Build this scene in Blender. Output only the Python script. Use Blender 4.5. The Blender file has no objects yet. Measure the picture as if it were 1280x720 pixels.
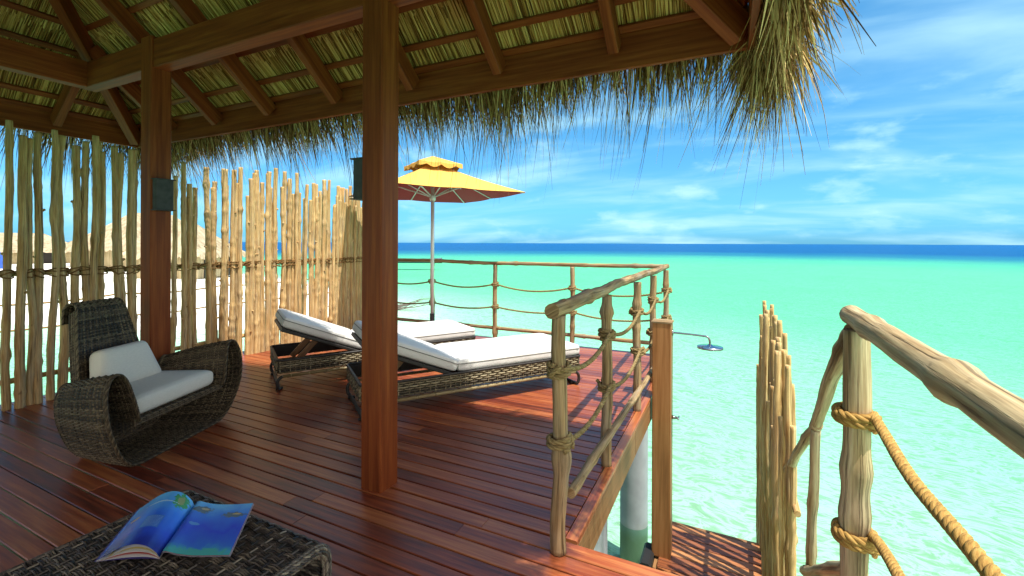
import bpy, math, random
import numpy as np
from mathutils import Vector, Matrix, Quaternion

random.seed(7)
rng = np.random.default_rng(7)
R = math.radians
SC = bpy.context.scene
COL = SC.collection

# ------------------------------------------------------------------ camera
EYE = 1.4
cam_d = bpy.data.cameras.new("camera")
cam = bpy.data.objects.new("camera", cam_d)
COL.objects.link(cam)
cam_d.sensor_width = 36.0
cam_d.lens = 15.89
cam_d.shift_y = -0.0440
cam_d.clip_start = 0.05
cam_d.clip_end = 20000
yaw, roll = R(25.7), R(-0.21)
fwd = Vector((-math.sin(yaw), math.cos(yaw), 0))
rgt0 = Vector((math.cos(yaw), math.sin(yaw), 0))
dwn0 = Vector((0, 0, -1))
rgt = rgt0 * math.cos(roll) + dwn0 * math.sin(roll)
dwn = dwn0 * math.cos(roll) - rgt0 * math.sin(roll)
cm = Matrix.Identity(4)
for i in range(3):
    cm[i][0] = rgt[i]; cm[i][1] = -dwn[i]; cm[i][2] = -fwd[i]
cm[2][3] = EYE
cam.matrix_world = cm
SC.camera = cam

# ------------------------------------------------------------------ world, sun, exposure
SUNV = Vector((0.40, -0.15, 1.0)).normalized()
SUN_EL = math.asin(SUNV.z)
SUN_AZ = math.atan2(SUNV.x, SUNV.y)
SC.view_settings.view_transform = 'Standard'
SC.view_settings.look = 'None'
SC.view_settings.exposure = 1.4
SC.view_settings.gamma = 1.0
SC.view_settings.use_curve_mapping = False
SC.render.engine = 'CYCLES'
SC.cycles.max_bounces = 10
SC.cycles.diffuse_bounces = 5
SC.cycles.transparent_max_bounces = 12

world = bpy.data.worlds.new("World")
SC.world = world
world.use_nodes = True
nt = world.node_tree
nt.nodes.clear()


class NB:
    """small helper to wire shader nodes"""
    def __init__(s, t): s.t = t
    def n(s, typ, **kw):
        nd = s.t.nodes.new(typ)
        for k, v in kw.items():
            if k.startswith('i_'):
                nd.inputs[k[2:].replace('_', ' ')].default_value = v
            else:
                setattr(nd, k, v)
        return nd
    def l(s, a, b): s.t.links.new(a, b)
    def math(s, op, a, b=None, c=None, clamp=False):
        nd = s.t.nodes.new('ShaderNodeMath'); nd.operation = op; nd.use_clamp = clamp
        for i, x in enumerate((a, b, c)):
            if x is None: continue
            if isinstance(x, (int, float)): nd.inputs[i].default_value = x
            else: s.l(x, nd.inputs[i])
        return nd.outputs[0]
    def ramp(s, fac, stops, interp='LINEAR'):
        nd = s.t.nodes.new('ShaderNodeValToRGB'); cr = nd.color_ramp; cr.interpolation = interp
        while len(cr.elements) < len(stops): cr.elements.new(0.5)
        for e, (p, c) in zip(cr.elements, stops):
            e.position = p; e.color = (*c, 1) if len(c) == 3 else c
        s.l(fac, nd.inputs[0]); return nd.outputs[0]
    def mix(s, fac, a, b, blend='MIX'):
        nd = s.t.nodes.new('ShaderNodeMix'); nd.data_type = 'RGBA'; nd.blend_type = blend
        for sock, x in ((nd.inputs[0], fac), (nd.inputs[6], a), (nd.inputs[7], b)):
            if isinstance(x, (int, float)): sock.default_value = x
            elif isinstance(x, tuple): sock.default_value = (*x, 1)
            else: s.l(x, sock)
        return nd.outputs[2]


b = NB(nt)
out = b.n('ShaderNodeOutputWorld')
bg = b.n('ShaderNodeBackground')
bg.inputs['Strength'].default_value = 0.085
sky = b.n('ShaderNodeTexSky')
sky.sky_type = 'NISHITA'; sky.sun_disc = False
sky.sun_elevation = SUN_EL; sky.sun_rotation = SUN_AZ
sky.air_density = 1.0; sky.dust_density = 0.25; sky.ozone_density = 2.2
hsv = b.n('ShaderNodeHueSaturation')
hsv.inputs['Hue'].default_value = 0.485
hsv.inputs['Saturation'].default_value = 1.25
hsv.inputs['Value'].default_value = 1.0
b.l(sky.outputs[0], hsv.inputs['Color'])
tc = b.n('ShaderNodeTexCoord')
sep = b.n('ShaderNodeSeparateXYZ'); b.l(tc.outputs['Generated'], sep.inputs[0])
zc = b.math('MAXIMUM', sep.outputs[2], 0.0)
den = b.math('ADD', zc, 0.22)
cx = b.math('DIVIDE', sep.outputs[0], den)
cy = b.math('DIVIDE', sep.outputs[1], den)
comb = b.n('ShaderNodeCombineXYZ'); b.l(cx, comb.inputs[0]); b.l(cy, comb.inputs[1])
mp = b.n('ShaderNodeMapping'); b.l(comb.outputs[0], mp.inputs[0])
mp.inputs['Rotation'].default_value = (0, 0, R(38)); mp.inputs['Scale'].default_value = (1.0, 2.3, 1)
n1 = b.n('ShaderNodeTexNoise'); n1.inputs['Scale'].default_value = .95; n1.inputs['Detail'].default_value = 9
n1.inputs['Roughness'].default_value = 0.5; n1.inputs['Distortion'].default_value = 0.35
b.l(mp.outputs[0], n1.inputs['Vector'])
c1 = b.ramp(n1.outputs[0], [(0.40, (0, 0, 0)), (0.78, (1, 1, 1))], 'EASE')
# low puffs towards the horizon
mp2 = b.n('ShaderNodeMapping'); b.l(tc.outputs['Generated'], mp2.inputs[0]); mp2.inputs['Scale'].default_value = (7, 7, 17)
n2 = b.n('ShaderNodeTexNoise'); n2.inputs['Scale'].default_value = 1.0; n2.inputs['Detail'].default_value = 7
n2.inputs['Roughness'].default_value = 0.55
b.l(mp2.outputs[0], n2.inputs['Vector'])
c2 = b.ramp(n2.outputs[0], [(0.53, (0, 0, 0)), (0.68, (1, 1, 1))], 'EASE')
low = b.ramp(sep.outputs[2], [(0.0, (0.4, 0.4, 0.4)), (0.05, (1, 1, 1)), (0.2, (0.9, 0.9, 0.9)), (0.34, (0, 0, 0))])
c2m = b.math('MULTIPLY', c2, low)
fac = b.math('ADD', b.math('MULTIPLY', c1, 0.72), b.math('MULTIPLY', c2m, 0.45), clamp=True)
fac = b.math('MINIMUM', fac, 0.8)
tone = b.ramp(sep.outputs[2], [(0.0, (.13, .46, .98)), (.03, (.16, .49, .93)), (.10, (.29, .60, .87)), (.25, (.48, .75, .88)), (.5, (.70, .86, .92)), (.8, (.9, .95, 1))])
skyc = b.mix(1.0, hsv.outputs[0], tone, 'MULTIPLY')
cl = b.mix(fac, skyc, (3.1, 5.0, 5.6))
# bright cloud bank added to the unseen sky behind the camera, fills roof shade
dt = b.n('ShaderNodeVectorMath'); dt.operation = 'DOT_PRODUCT'; b.l(tc.outputs['Generated'], dt.inputs[0]); dt.inputs[1].default_value = (0.62, -0.78, 0.10)
n3 = b.n('ShaderNodeTexNoise'); n3.inputs['Scale'].default_value = 3.0; n3.inputs['Detail'].default_value = 6; b.l(tc.outputs['Generated'], n3.inputs['Vector'])
fill_ = b.ramp(b.math('ADD', dt.outputs['Value'], b.math('MULTIPLY', b.math('SUBTRACT', n3.outputs[0], .5), .6)), [(.05, (0, 0, 0)), (.35, (1, 1, 1))], 'EASE')
cl = b.mix(fill_, cl, (8.2, 8.0, 7.6))
b.l(cl, bg.inputs['Color'])
b.l(bg.outputs[0], out.inputs[0])

sun_d = bpy.data.lights.new("sun", 'SUN')
sun_d.energy = 2.7; sun_d.angle = R(0.55); sun_d.color = (1.0, 0.95, 0.86)
sun = bpy.data.objects.new("sun", sun_d); COL.objects.link(sun)
sun.rotation_euler = SUNV.to_track_quat('Z', 'Y').to_euler()


# ------------------------------------------------------------------ mesh builder
def A3(v): return np.asarray(v, float)


class MB:
    def __init__(s): s.v = []; s.f = []; s.uv = []; s.n = 0; s.sm = []
    def add(s, V, F, UV=None, smooth=True):
        """V (n,3); F (k,m) index array; UV (k,m,2)"""
        V = np.asarray(V, float); F = np.asarray(F, int)
        if len(F) == 0: return
        s.v.append(V); s.f.append(F + s.n); s.n += len(V)
        s.uv.append(np.zeros((*F.shape, 2)) if UV is None else np.asarray(UV, float))
        s.sm.append(smooth)
    def build(s, name, mat, parent=None, world=True):
        me = bpy.data.meshes.new(name)
        V = np.concatenate(s.v) if s.v else np.zeros((0, 3))
        if parent is not None and world:
            M = np.array(wm(parent).inverted())
            V = V @ M[:3, :3].T + M[:3, 3]
        me.vertices.add(len(V)); me.vertices.foreach_set('co', V.ravel())
        tot = np.concatenate([np.full(len(f), f.shape[1]) for f in s.f])
        li = np.concatenate([f.ravel() for f in s.f])
        start = np.concatenate([[0], np.cumsum(tot)[:-1]])
        me.loops.add(len(li)); me.loops.foreach_set('vertex_index', li.astype(np.int32))
        me.polygons.add(len(tot))
        me.polygons.foreach_set('loop_start', start.astype(np.int32))
        me.polygons.foreach_set('loop_total', tot.astype(np.int32))
        sm = np.concatenate([np.full(len(f), x) for f, x in zip(s.f, s.sm)])
        me.polygons.foreach_set('use_smooth', sm)
        uv = me.uv_layers.new(name='UVMap')
        uv.data.foreach_set('uv', np.concatenate([u.reshape(-1, 2) for u in s.uv]).ravel())
        me.update(calc_edges=True)
        me.validate(verbose=False)
        if mat: me.materials.append(mat)
        o = bpy.data.objects.new(name, me); COL.objects.link(o)
        if parent is not None: o.parent = parent
        return o


def wm(o):
    m = Matrix.LocRotScale(o.location, o.rotation_euler, o.scale)
    return wm(o.parent) @ m if o.parent else m


def tag(o, label=None, cat=None, group=None, kind=None):
    if label: o['label'] = label
    if cat: o['category'] = cat
    if group: o['group'] = group
    if kind: o['kind'] = kind
    return o


def thing(name, label, cat, loc=(0, 0, 0), rz=0, group=None):
    o = bpy.data.objects.new(name, None); COL.objects.link(o)
    o.location = loc; o.rotation_euler = (0, 0, rz); o.empty_display_size = 0.1
    return tag(o, label, cat, group)


def frames(P):
    P = A3(P)
    T = np.gradient(P, axis=0); T /= np.linalg.norm(T, axis=1)[:, None] + 1e-12
    N = np.zeros_like(T)
    ref = np.array([0, 0, 1.]) if abs(T[0][2]) < 0.9 else np.array([1., 0, 0])
    n = ref - T[0] * (ref @ T[0]); n /= np.linalg.norm(n); N[0] = n
    for i in range(1, len(P)):
        n = N[i - 1] - T[i] * (N[i - 1] @ T[i]); n /= np.linalg.norm(n) + 1e-12; N[i] = n
    return T, N, np.cross(T, N)


def tube(mb, P, r, sides=10, cap=True, lump=0.0, flat=None, smooth=True):
    P = A3(P); k = len(P)
    r = np.broadcast_to(np.asarray(r, float), (k,)).copy()
    T, N, B = frames(P)
    a = np.linspace(0, 2 * np.pi, sides, endpoint=False)
    rr = r[:, None] * (1 + lump * rng.normal(0, 1, (k, sides)))
    ca, sa = np.cos(a), np.sin(a)
    if flat: sa = sa * flat
    V = P[:, None, :] + rr[..., None] * (ca[None, :, None] * N[:, None, :] + sa[None, :, None] * B[:, None, :])
    V = V.reshape(-1, 3)
    i = np.arange(k - 1)[:, None] * sides; j = np.arange(sides)[None, :]; j2 = (j + 1) % sides
    F = np.stack([i + j, i + j2, i + sides + j2, i + sides + j], -1).reshape(-1, 4)
    L = np.concatenate([[0], np.cumsum(np.linalg.norm(np.diff(P, axis=0), axis=1))])
    U = np.arange(sides + 1) / sides * 2 * np.pi * r.mean()
    off = rng.random(2) * 7
    u0 = np.broadcast_to(U[:-1][None, :], (k - 1, sides)); u1 = np.broadcast_to(U[1:][None, :], (k - 1, sides))
    v0 = np.broadcast_to(L[:-1][:, None], (k - 1, sides)); v1 = np.broadcast_to(L[1:][:, None], (k - 1, sides))
    UV = np.stack([np.stack([u0, v0], -1), np.stack([u1, v0], -1), np.stack([u1, v1], -1), np.stack([u0, v1], -1)], 2).reshape(-1, 4, 2) + off
    base = len(V)
    if cap:
        mb.v.append(V); mb.f.append(F + mb.n); mb.uv.append(UV); mb.sm.append(smooth)
        c0 = np.arange(sides)[::-1][None, :] + mb.n; c1 = (np.arange(sides) + (k - 1) * sides)[None, :] + mb.n
        for c in (c0, c1):
            mb.f.append(c); mb.sm.append(False)
            mb.uv.append(np.stack([ca * r.mean(), sa * r.mean()], -1)[None] + off)
        mb.n += base
    else:
        mb.add(V, F, UV, smooth)


def beam(mb, p0, p1, w, h, up=(0, 0, 1), ch=0.006, cut0=None, cut1=None):
    """chamfered board from p0 to p1; w sideways, h along up"""
    p0, p1 = A3(p0), A3(p1)
    d = p1 - p0; L = np.linalg.norm(d); d /= L
    up = A3(up); up = up - d * (up @ d); up /= np.linalg.norm(up)
    s = np.cross(d, up)
    a, c = w / 2, h / 2
    pr = np.array([(-a + ch, -c), (a - ch, -c), (a, -c + ch), (a, c - ch), (a - ch, c), (-a + ch, c), (-a, c - ch), (-a, -c + ch)])
    ring = pr[:, :1] * s + pr[:, 1:] * up
    V = np.concatenate([ring + p0, ring + p1])
    i = np.arange(8); j = (i + 1) % 8
    F = np.stack([i, j, j + 8, i + 8], 1)
    per = np.concatenate([[0], np.cumsum(np.linalg.norm(np.diff(np.vstack([pr, pr[:1]]), axis=0), axis=1))])
    off = rng.random(2) * 9
    UV = np.stack([np.stack([per[:-1], 0 * per[1:]], -1), np.stack([per[1:], 0 * per[1:]], -1),
                   np.stack([per[1:], 0 * per[1:] + L], -1), np.stack([per[:-1], 0 * per[1:] + L], -1)], 1) + off
    mb.v.append(V); mb.f.append(F[:, ::-1] + mb.n if False else F + mb.n); mb.uv.append(UV); mb.sm.append(False)
    for c_ in (i[::-1][None, :], (i + 8)[None, :]):
        mb.f.append(c_ + mb.n); mb.sm.append(False); mb.uv.append(pr[None, :, :] + off)
    mb.n += 16


def box(mb, lo, hi, ch=0.004):
    lo, hi = A3(lo), A3(hi); c = (lo + hi) / 2; e = hi - lo
    ax = int(np.argmax(e)); d = np.zeros(3); d[ax] = e[ax] / 2
    up = np.zeros(3); ua = 2 if ax != 2 else 1; up[ua] = 1
    sa = 3 - ax - ua
    beam(mb, c - d, c + d, e[sa], e[ua], up, min(ch, e[sa] * .3, e[ua] * .3))


def tubeN(mb, P, r, sides, lump, L):
    k = len(P); q = max(3, int(L / .09))
    low = rng.normal(0, 1, (q, sides)); low = (low + np.roll(low, 1, 1) + np.roll(low, -1, 1)) / 1.7
    x = np.linspace(0, q - 1, k); i0 = np.minimum(x.astype(int), q - 2); f = (x - i0)[:, None]; f = f * f * (3 - 2 * f)
    fld = low[i0] * (1 - f) + low[i0 + 1] * f
    n0 = mb.n
    tube(mb, P, r, sides, True, 0)
    V = mb.v[-1].reshape(k, sides, 3)
    V += (V - A3(P)[:, None, :]) * (lump * 1.3 * fld + lump * .25 * rng.normal(0, 1, fld.shape))[..., None]
    V[0] += (P[0] - P[1]) / np.linalg.norm(P[0] - P[1]) * (rng.normal(0, .12) * r[0]); mb.v[-1] = V.reshape(-1, 3)


def stick(mb, p0, p1, r0, r1=None, wob=0.02, seg=12, sides=8, knots=2, lump=0.03, rnd=None):
    """a crooked natural pole with knots"""
    r1 = r0 if r1 is None else r1
    p0, p1 = A3(p0), A3(p1)
    t = np.linspace(0, 1, seg + 1)
    d = p1 - p0; L = np.linalg.norm(d); d /= L
    ref = np.array([0, 0, 1.]) if abs(d[2]) < .8 else np.array([1., 0, 0])
    s1 = np.cross(d, ref); s1 /= np.linalg.norm(s1); s2 = np.cross(d, s1)
    P = p0 + (p1 - p0) * t[:, None]
    env = np.sin(np.pi * t) ** .5 if wob < 0.03 else np.sin(np.pi * t) ** .4
    for s in (s1, s2):
        w = sum(rng.normal(0, 1) / (k + .6) * np.sin(np.pi * k * t + rng.random() * 6) for k in (1, 2, 3, 5)) * wob * .6
        P = P + (w * env)[:, None] * s
    r = r0 + (r1 - r0) * t
    m = int(np.clip(L / .022, seg + 1, 110)); tm = np.linspace(0, 1, m)
    Pm = catmull(P, 6); tq = np.linspace(0, 1, len(Pm)); Pm = np.stack([np.interp(tm, tq, Pm[:, i]) for i in range(3)], 1)
    rm = np.interp(tm, t, r * (1 + rng.normal(0, .025, seg + 1)))
    for _ in range(knots):                               # narrow swollen knots
        c = .06 + .88 * rng.random(); rm *= 1 + (.12 + .16 * rng.random()) * np.exp(-((tm - c) * L / (.018 + .02 * rng.random())) ** 2)
    # slow angular irregularity plus fine roughness
    tubeN(mb, Pm, rm, sides, lump, L)
    return P


def resample(P, step):
    P = A3(P); L = np.concatenate([[0], np.cumsum(np.linalg.norm(np.diff(P, axis=0), axis=1))])
    n = max(3, int(L[-1] / step) + 1); q = np.linspace(0, L[-1], n)
    return np.stack([np.interp(q, L, P[:, i]) for i in range(3)], 1)


def catmull(P, n=8, closed=False):
    P = A3(P)
    if closed: Q = np.vstack([P[-1:], P, P[:2]])
    else: Q = np.vstack([2 * P[0] - P[1], P, 2 * P[-1] - P[-2]])
    o = []
    for i in range(1, len(Q) - 2):
        p0, p1, p2, p3 = Q[i - 1:i + 3]
        for t in np.linspace(0, 1, n, endpoint=False):
            o.append(.5 * (2 * p1 + (p2 - p0) * t + (2 * p0 - 5 * p1 + 4 * p2 - p3) * t * t + (3 * p1 - p0 - 3 * p2 + p3) * t ** 3))
    if not closed: o.append(Q[-2])
    return np.array(o)


def rope(mb, P, Rr, pitch=None, sides=6, steps=9, strands=3):
    """laid rope: three twisted strands"""
    pitch = pitch or Rr * 7.5
    P = resample(P, pitch / steps)
    T, N, B = frames(P)
    L = np.arange(len(P)) * (pitch / steps)
    for k in range(strands):
        a = 2 * np.pi * (L / pitch + k / strands)
        Q = P + Rr * .5 * (np.cos(a)[:, None] * N + np.sin(a)[:, None] * B)
        tube(mb, Q, Rr * .56, sides, True)


def sag(p0, p1, s, n=18):
    t = np.linspace(0, 1, n); p0, p1 = A3(p0), A3(p1)
    P = p0 + (p1 - p0) * t[:, None]; P[:, 2] -= s * 4 * t * (1 - t); return P


def coil(c, r, turns, rise, a0=0, n=22, tilt=0.0):
    t = np.linspace(0, 1, int(n * turns)); a = a0 + t * turns * 2 * np.pi
    return np.stack([c[0] + r * np.cos(a), c[1] + r * np.sin(a), c[2] + (t - .5) * rise + tilt * np.sin(a)], 1)


def grid_faces(nu, nv, closed_v=False):
    i = np.arange(nu - 1)[:, None]; j = np.arange(nv if closed_v else nv - 1)[None, :]; j2 = (j + 1) % nv
    return np.stack([i * nv + j, (i + 1) * nv + j, (i + 1) * nv + j2, i * nv + j2], -1).reshape(-1, 4)


def surf_normals(S, u, v, e=1e-3):
    du = S(np.clip(u + e, 0, 1), v) - S(np.clip(u - e, 0, 1), v)
    dv = S(u, np.clip(v + e, 0, 1)) - S(u, np.clip(v - e, 0, 1))
    n = np.cross(du, dv); n /= np.linalg.norm(n, axis=-1)[..., None] + 1e-12
    dv /= np.linalg.norm(dv, axis=-1)[..., None] + 1e-12
    return n, dv


def weave(mb, S, nrows, nwarp, w, th, amp, grp=1, backing=True, bk=48, warps=True, bkoff=0.0):
    """real over-under wicker on a surface S(u along the strand, v across): strands, stakes and a backing"""
    v = ((np.arange(nrows) + .5) / nrows)[:, None] + rng.normal(0, .12 / nrows, (nrows, 1))
    v = np.clip(v, 0, 1)
    u = np.linspace(0, 1, nwarp)[None, :]
    U, V_ = np.broadcast_arrays(u, v)
    P = S(U, V_); Nn, D = surf_normals(S, U, V_)
    ph = (np.arange(nwarp)[None, :] + (np.arange(nrows)[:, None] // grp)) % 2
    off = (ph * 2 - 1) * amp
    C = P + Nn * off[..., None] + Nn * rng.normal(0, amp * .18, off.shape)[..., None]
    w_ = w * (1 + rng.normal(0, .07, (nrows, 1)))[..., None]
    ring = np.stack([C + D * w_ / 2, C + Nn * th / 2, C - D * w_ / 2, C - Nn * th / 2], 2)   # rows, pts, 4, 3
    nr, npt = ring.shape[:2]
    base = np.arange(nr)[:, None, None] * npt * 4
    i = np.arange(npt - 1)[None, :, None] * 4; j = np.arange(4)[None, None, :]; j2 = (j + 1) % 4
    F = np.stack([base + i + j, base + i + j2, base + i + 4 + j2, base + i + 4 + j], -1).reshape(-1, 4)
    mb.add(ring.reshape(-1, 3), F)
    if warps:
        vv = np.linspace(0, 1, nrows // 2 + 2)
        for k in range(nwarp):
            uu = np.full_like(vv, k / (nwarp - 1))
            tube(mb, S(uu, vv), th * .75, 5, False)
    if backing:
        uu, vv = np.meshgrid(np.linspace(0, 1, max(3, nwarp // 3)), np.linspace(0, 1, bk), indexing='ij')
        Pb = S(uu, vv)
        if bkoff:
            nb, _ = surf_normals(S, uu, vv); Pb = Pb + nb * bkoff
        mb.add(Pb.reshape(-1, 3), grid_faces(uu.shape[0], uu.shape[1]))


def rounded(mb, size, r, bulge=0.0, n=14, fn=None, nz=6):
    """soft cushion: rounded box from (0,0,0) to size, warped by fn"""
    sx, sy, sz = size
    faces = []
    def face(o, e1, e2, n1, n2):
        a = np.linspace(0, 1, n1); c = np.linspace(0, 1, n2)
        A_, C_ = np.meshgrid(a, c, indexing='ij')
        P = A3(o) + A_[..., None] * A3(e1) + C_[..., None] * A3(e2)
        return P.reshape(-1, 3), grid_faces(n1, n2)
    X, Y, Z = (sx, 0, 0), (0, sy, 0), (0, 0, sz)
    for o, e1, e2, a, c in (((0, 0, 0), Y, X, n, n), ((0, 0, sz), X, Y, n, n), ((0, 0, 0), X, Z, n, nz), ((0, sy, 0), Z, X, nz, n),
                            ((0, 0, 0), Z, Y, nz, n), ((sx, 0, 0), Y, Z, n, nz)):
        faces.append(face(o, e1, e2, a, c))
    for P, F in faces:
        lo = np.array([r] * 3); hi = np.array(size) - r; lo[2] = min(lo[2], sz / 2 - 1e-4); hi[2] = max(hi[2], sz / 2 + 1e-4)
        q = np.clip(P, lo, hi); d = P - q
        ln = np.linalg.norm(d, axis=1)[:, None]
        rr = np.array([r, r, min(r, sz / 2)])
        P2 = q + np.where(ln > 1e-9, d / np.maximum(ln, 1e-9), 0) * rr * np.minimum(1, ln / rr.min())
        x = P2[:, 0] / sx; y = P2[:, 1] / sy; z = (P2[:, 2] / sz - .5) * 2
        P2[:, 2] += z * bulge * (1 - (2 * x - 1) ** 4) * (1 - (2 * y - 1) ** 4)
        if fn is not None: P2 = fn(P2)
        mb.add(P2, F, np.stack([P[F][..., 0] + P[F][..., 2], P[F][..., 1]], -1))
    # weld is not needed: shared borders coincide and shade smoothly enough


# ------------------------------------------------------------------ materials
def newmat(name):
    m = bpy.data.materials.new(name); m.use_nodes = True
    t = m.node_tree; t.nodes.clear(); b = NB(t)
    o = b.n('ShaderNodeOutputMaterial'); p = b.n('ShaderNodeBsdfPrincipled'); b.l(p.outputs[0], o.inputs[0])
    return m, b, p, o


def organic(name, cols, scale=(20, 2, 1), rough=.6, bump=.3, bdist=.01, island=.5, coord='UV', detail=5, spec=.4, nscale=1.0, rvar=.1, coat=0, wear=0.0, grey=(.30, .27, .22)):
    """streaky natural material: noise stretched along v, plus a random shade per loose piece"""
    m, b, p, o = newmat(name)
    tc = b.n('ShaderNodeTexCoord'); mp = b.n('ShaderNodeMapping'); b.l(tc.outputs[coord], mp.inputs[0])
    mp.inputs['Scale'].default_value = scale
    geo = b.n('ShaderNodeNewGeometry')
    ns = b.n('ShaderNodeTexNoise'); ns.noise_dimensions = '4D'
    ns.inputs['Scale'].default_value = nscale; ns.inputs['Detail'].default_value = detail; ns.inputs['Roughness'].default_value = .6
    b.l(mp.outputs[0], ns.inputs['Vector'])
    b.l(b.math('MULTIPLY', geo.outputs['Random Per Island'], 37.0), ns.inputs['W'])
    nc = b.math('ADD', b.math('MULTIPLY', b.math('SUBTRACT', ns.outputs[0], .5), 1.9), .5)
    f = b.math('ADD', b.math('MULTIPLY', nc, 1 - island), b.math('MULTIPLY', geo.outputs['Random Per Island'], island))
    n = len(cols)
    c = b.ramp(f, [(0.22 + 0.56 * i / (n - 1), cc) for i, cc in enumerate(cols)])
    hgt = ns.outputs[0]
    if wear:                                             # greyed patches, drying cracks along the grain, small dark knots
        sh = b.n('ShaderNodeVectorMath'); sh.operation = 'ADD'; b.l(tc.outputs[coord], sh.inputs[0])
        cv = b.n('ShaderNodeCombineXYZ'); b.l(b.math('MULTIPLY', geo.outputs['Random Per Island'], 53.0), cv.inputs[1]); b.l(cv.outputs[0], sh.inputs[1])
        def nz(sc, det=4, rough=.55, dist=0):
            m2 = b.n('ShaderNodeMapping'); b.l(sh.outputs[0], m2.inputs[0]); m2.inputs['Scale'].default_value = sc
            q = b.n('ShaderNodeTexNoise'); q.inputs['Scale'].default_value = 1; q.inputs['Detail'].default_value = det
            q.inputs['Roughness'].default_value = rough; q.inputs['Distortion'].default_value = dist; b.l(m2.outputs[0], q.inputs['Vector']); return q.outputs[0]
        gp = b.ramp(nz((9, 2.6, 1)), [(.48, (0, 0, 0)), (.66, (1, 1, 1))])
        c = b.mix(b.math('MULTIPLY', gp, .65 * wear), c, grey)
        ck = nz((70, 1.6, 1), 5, .6, .4)
        cr = b.ramp(ck, [(.36, (1, 1, 1)), (.44, (0, 0, 0))])
        c = b.mix(b.math('MULTIPLY', cr, .75 * wear), c, (.035, .022, .012))
        kn = b.ramp(nz((22, 9, 1), 2), [(.70, (0, 0, 0)), (.76, (1, 1, 1))])
        c = b.mix(b.math('MULTIPLY', kn, .7 * wear), c, (.06, .032, .015))
        fine = nz((160, 7, 1), 3)
        c = b.mix(b.ramp(fine, [(.35, (.45 * wear,) * 3), (.55, (0, 0, 0))]), c, (.11, .07, .035))
        hgt = b.math('SUBTRACT', ns.outputs[0], b.math('MULTIPLY', cr, .7))
    b.l(c, p.inputs['Base Color'])
    p.inputs['Specular IOR Level'].default_value = spec
    if rvar:
        b.l(b.math('ADD', b.math('MULTIPLY', ns.outputs[0], rvar * 2), rough - rvar), p.inputs['Roughness'])
    else: p.inputs['Roughness'].default_value = rough
    if coat:
        p.inputs['Coat Weight'].default_value = coat; p.inputs['Coat Roughness'].default_value = .25
    if bump:
        bp = b.n('ShaderNodeBump'); bp.inputs['Strength'].default_value = bump; bp.inputs['Distance'].default_value = bdist
        b.l(hgt, bp.inputs['Height']); b.l(bp.outputs[0], p.inputs['Normal'])
    return m


def plain(name, col, rough=.5, metal=0, spec=.5, nz=0.0, scale=30):
    m, b, p, o = newmat(name)
    p.inputs['Roughness'].default_value = rough; p.inputs['Metallic'].default_value = metal
    p.inputs['Specular IOR Level'].default_value = spec
    if nz:
        tc = b.n('ShaderNodeTexCoord'); ns = b.n('ShaderNodeTexNoise'); ns.inputs['Scale'].default_value = scale; ns.inputs['Detail'].default_value = 6
        b.l(tc.outputs['Object'], ns.inputs['Vector'])
        lo = tuple(x * (1 - nz) for x in col); hi = tuple(min(1, x * (1 + nz)) for x in col)
        b.l(b.ramp(ns.outputs[0], [(.3, lo), (.7, hi)]), p.inputs['Base Color'])
        bp = b.n('ShaderNodeBump'); bp.inputs['Strength'].default_value = .2; bp.inputs['Distance'].default_value = .004
        b.l(ns.outputs[0], bp.inputs['Height']); b.l(bp.outputs[0], p.inputs['Normal'])
    else: p.inputs['Base Color'].default_value = (*col, 1)
    return m


M = {}
M['deck'] = organic('deck_hardwood', [(.09, .014, .007), (.21, .040, .016), (.33, .080, .027), (.46, .155, .05)], (45, 2.2, 1), .33, .2, .002, .36, detail=6, spec=.55, rvar=.10, wear=.3, grey=(.20, .085, .045))
M['landing'] = organic('landing_boards', [(.17, .05, .02), (.31, .10, .035), (.43, .165, .055), (.55, .25, .09)], (45, 2.2, 1), .45, .2, .002, .5, detail=6, spec=.4, wear=.4, grey=(.28, .15, .08))
M['beam'] = organic('oiled_timber', [(.10, .020, .005), (.20, .043, .010), (.30, .083, .018)], (38, 1.6, 1), .5, .12, .003, .35, spec=.18)
M['fascia'] = organic('deck_edge_timber', [(.13, .055, .02), (.24, .115, .045), (.32, .17, .07)], (38, 1.6, 1), .5, .15, .003, .35, spec=.35)
M['post_pale'] = organic('shower_timber', [(.17, .065, .018), (.30, .13, .042), (.38, .18, .065)], (30, 1.4, 1), .5, .15, .003, .2, spec=.35)
M['stick'] = organic('barked_poles', [(.22, .105, .040), (.46, .27, .105), (.64, .44, .20), (.72, .56, .32)], (55, 3.5, 1), .75, .6, .005, .42, spec=.12, wear=.7, grey=(.34, .27, .19))
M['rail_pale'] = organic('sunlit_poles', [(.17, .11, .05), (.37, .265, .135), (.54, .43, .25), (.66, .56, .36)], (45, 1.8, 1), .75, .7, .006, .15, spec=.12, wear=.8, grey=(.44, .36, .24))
M['rope_dull'] = organic('weathered_rope', [(.13, .085, .035), (.24, .17, .075), (.34, .26, .13)], (300, 60, 1), .85, .6, .003, .2, spec=.1)
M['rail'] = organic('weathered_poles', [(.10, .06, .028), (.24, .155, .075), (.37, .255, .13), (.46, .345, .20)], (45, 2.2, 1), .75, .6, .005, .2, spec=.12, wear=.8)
M['rope'] = organic('coir_rope', [(.20, .105, .028), (.38, .225, .062), (.50, .33, .11)], (300, 60, 1), .8, .6, .003, .2, spec=.2)
M['lash'] = organic('lashing_rope', [(.12, .06, .02), (.24, .13, .045), (.33, .19, .07)], (300, 60, 1), .85, .5, .003, .3, spec=.2)
M['straw'] = organic('reed_thatch', [(.15, .066, .014), (.38, .205, .05), (.58, .345, .095), (.74, .50, .17)], (8, 1, 1), .8, .2, .003, .8, spec=.1)
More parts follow.
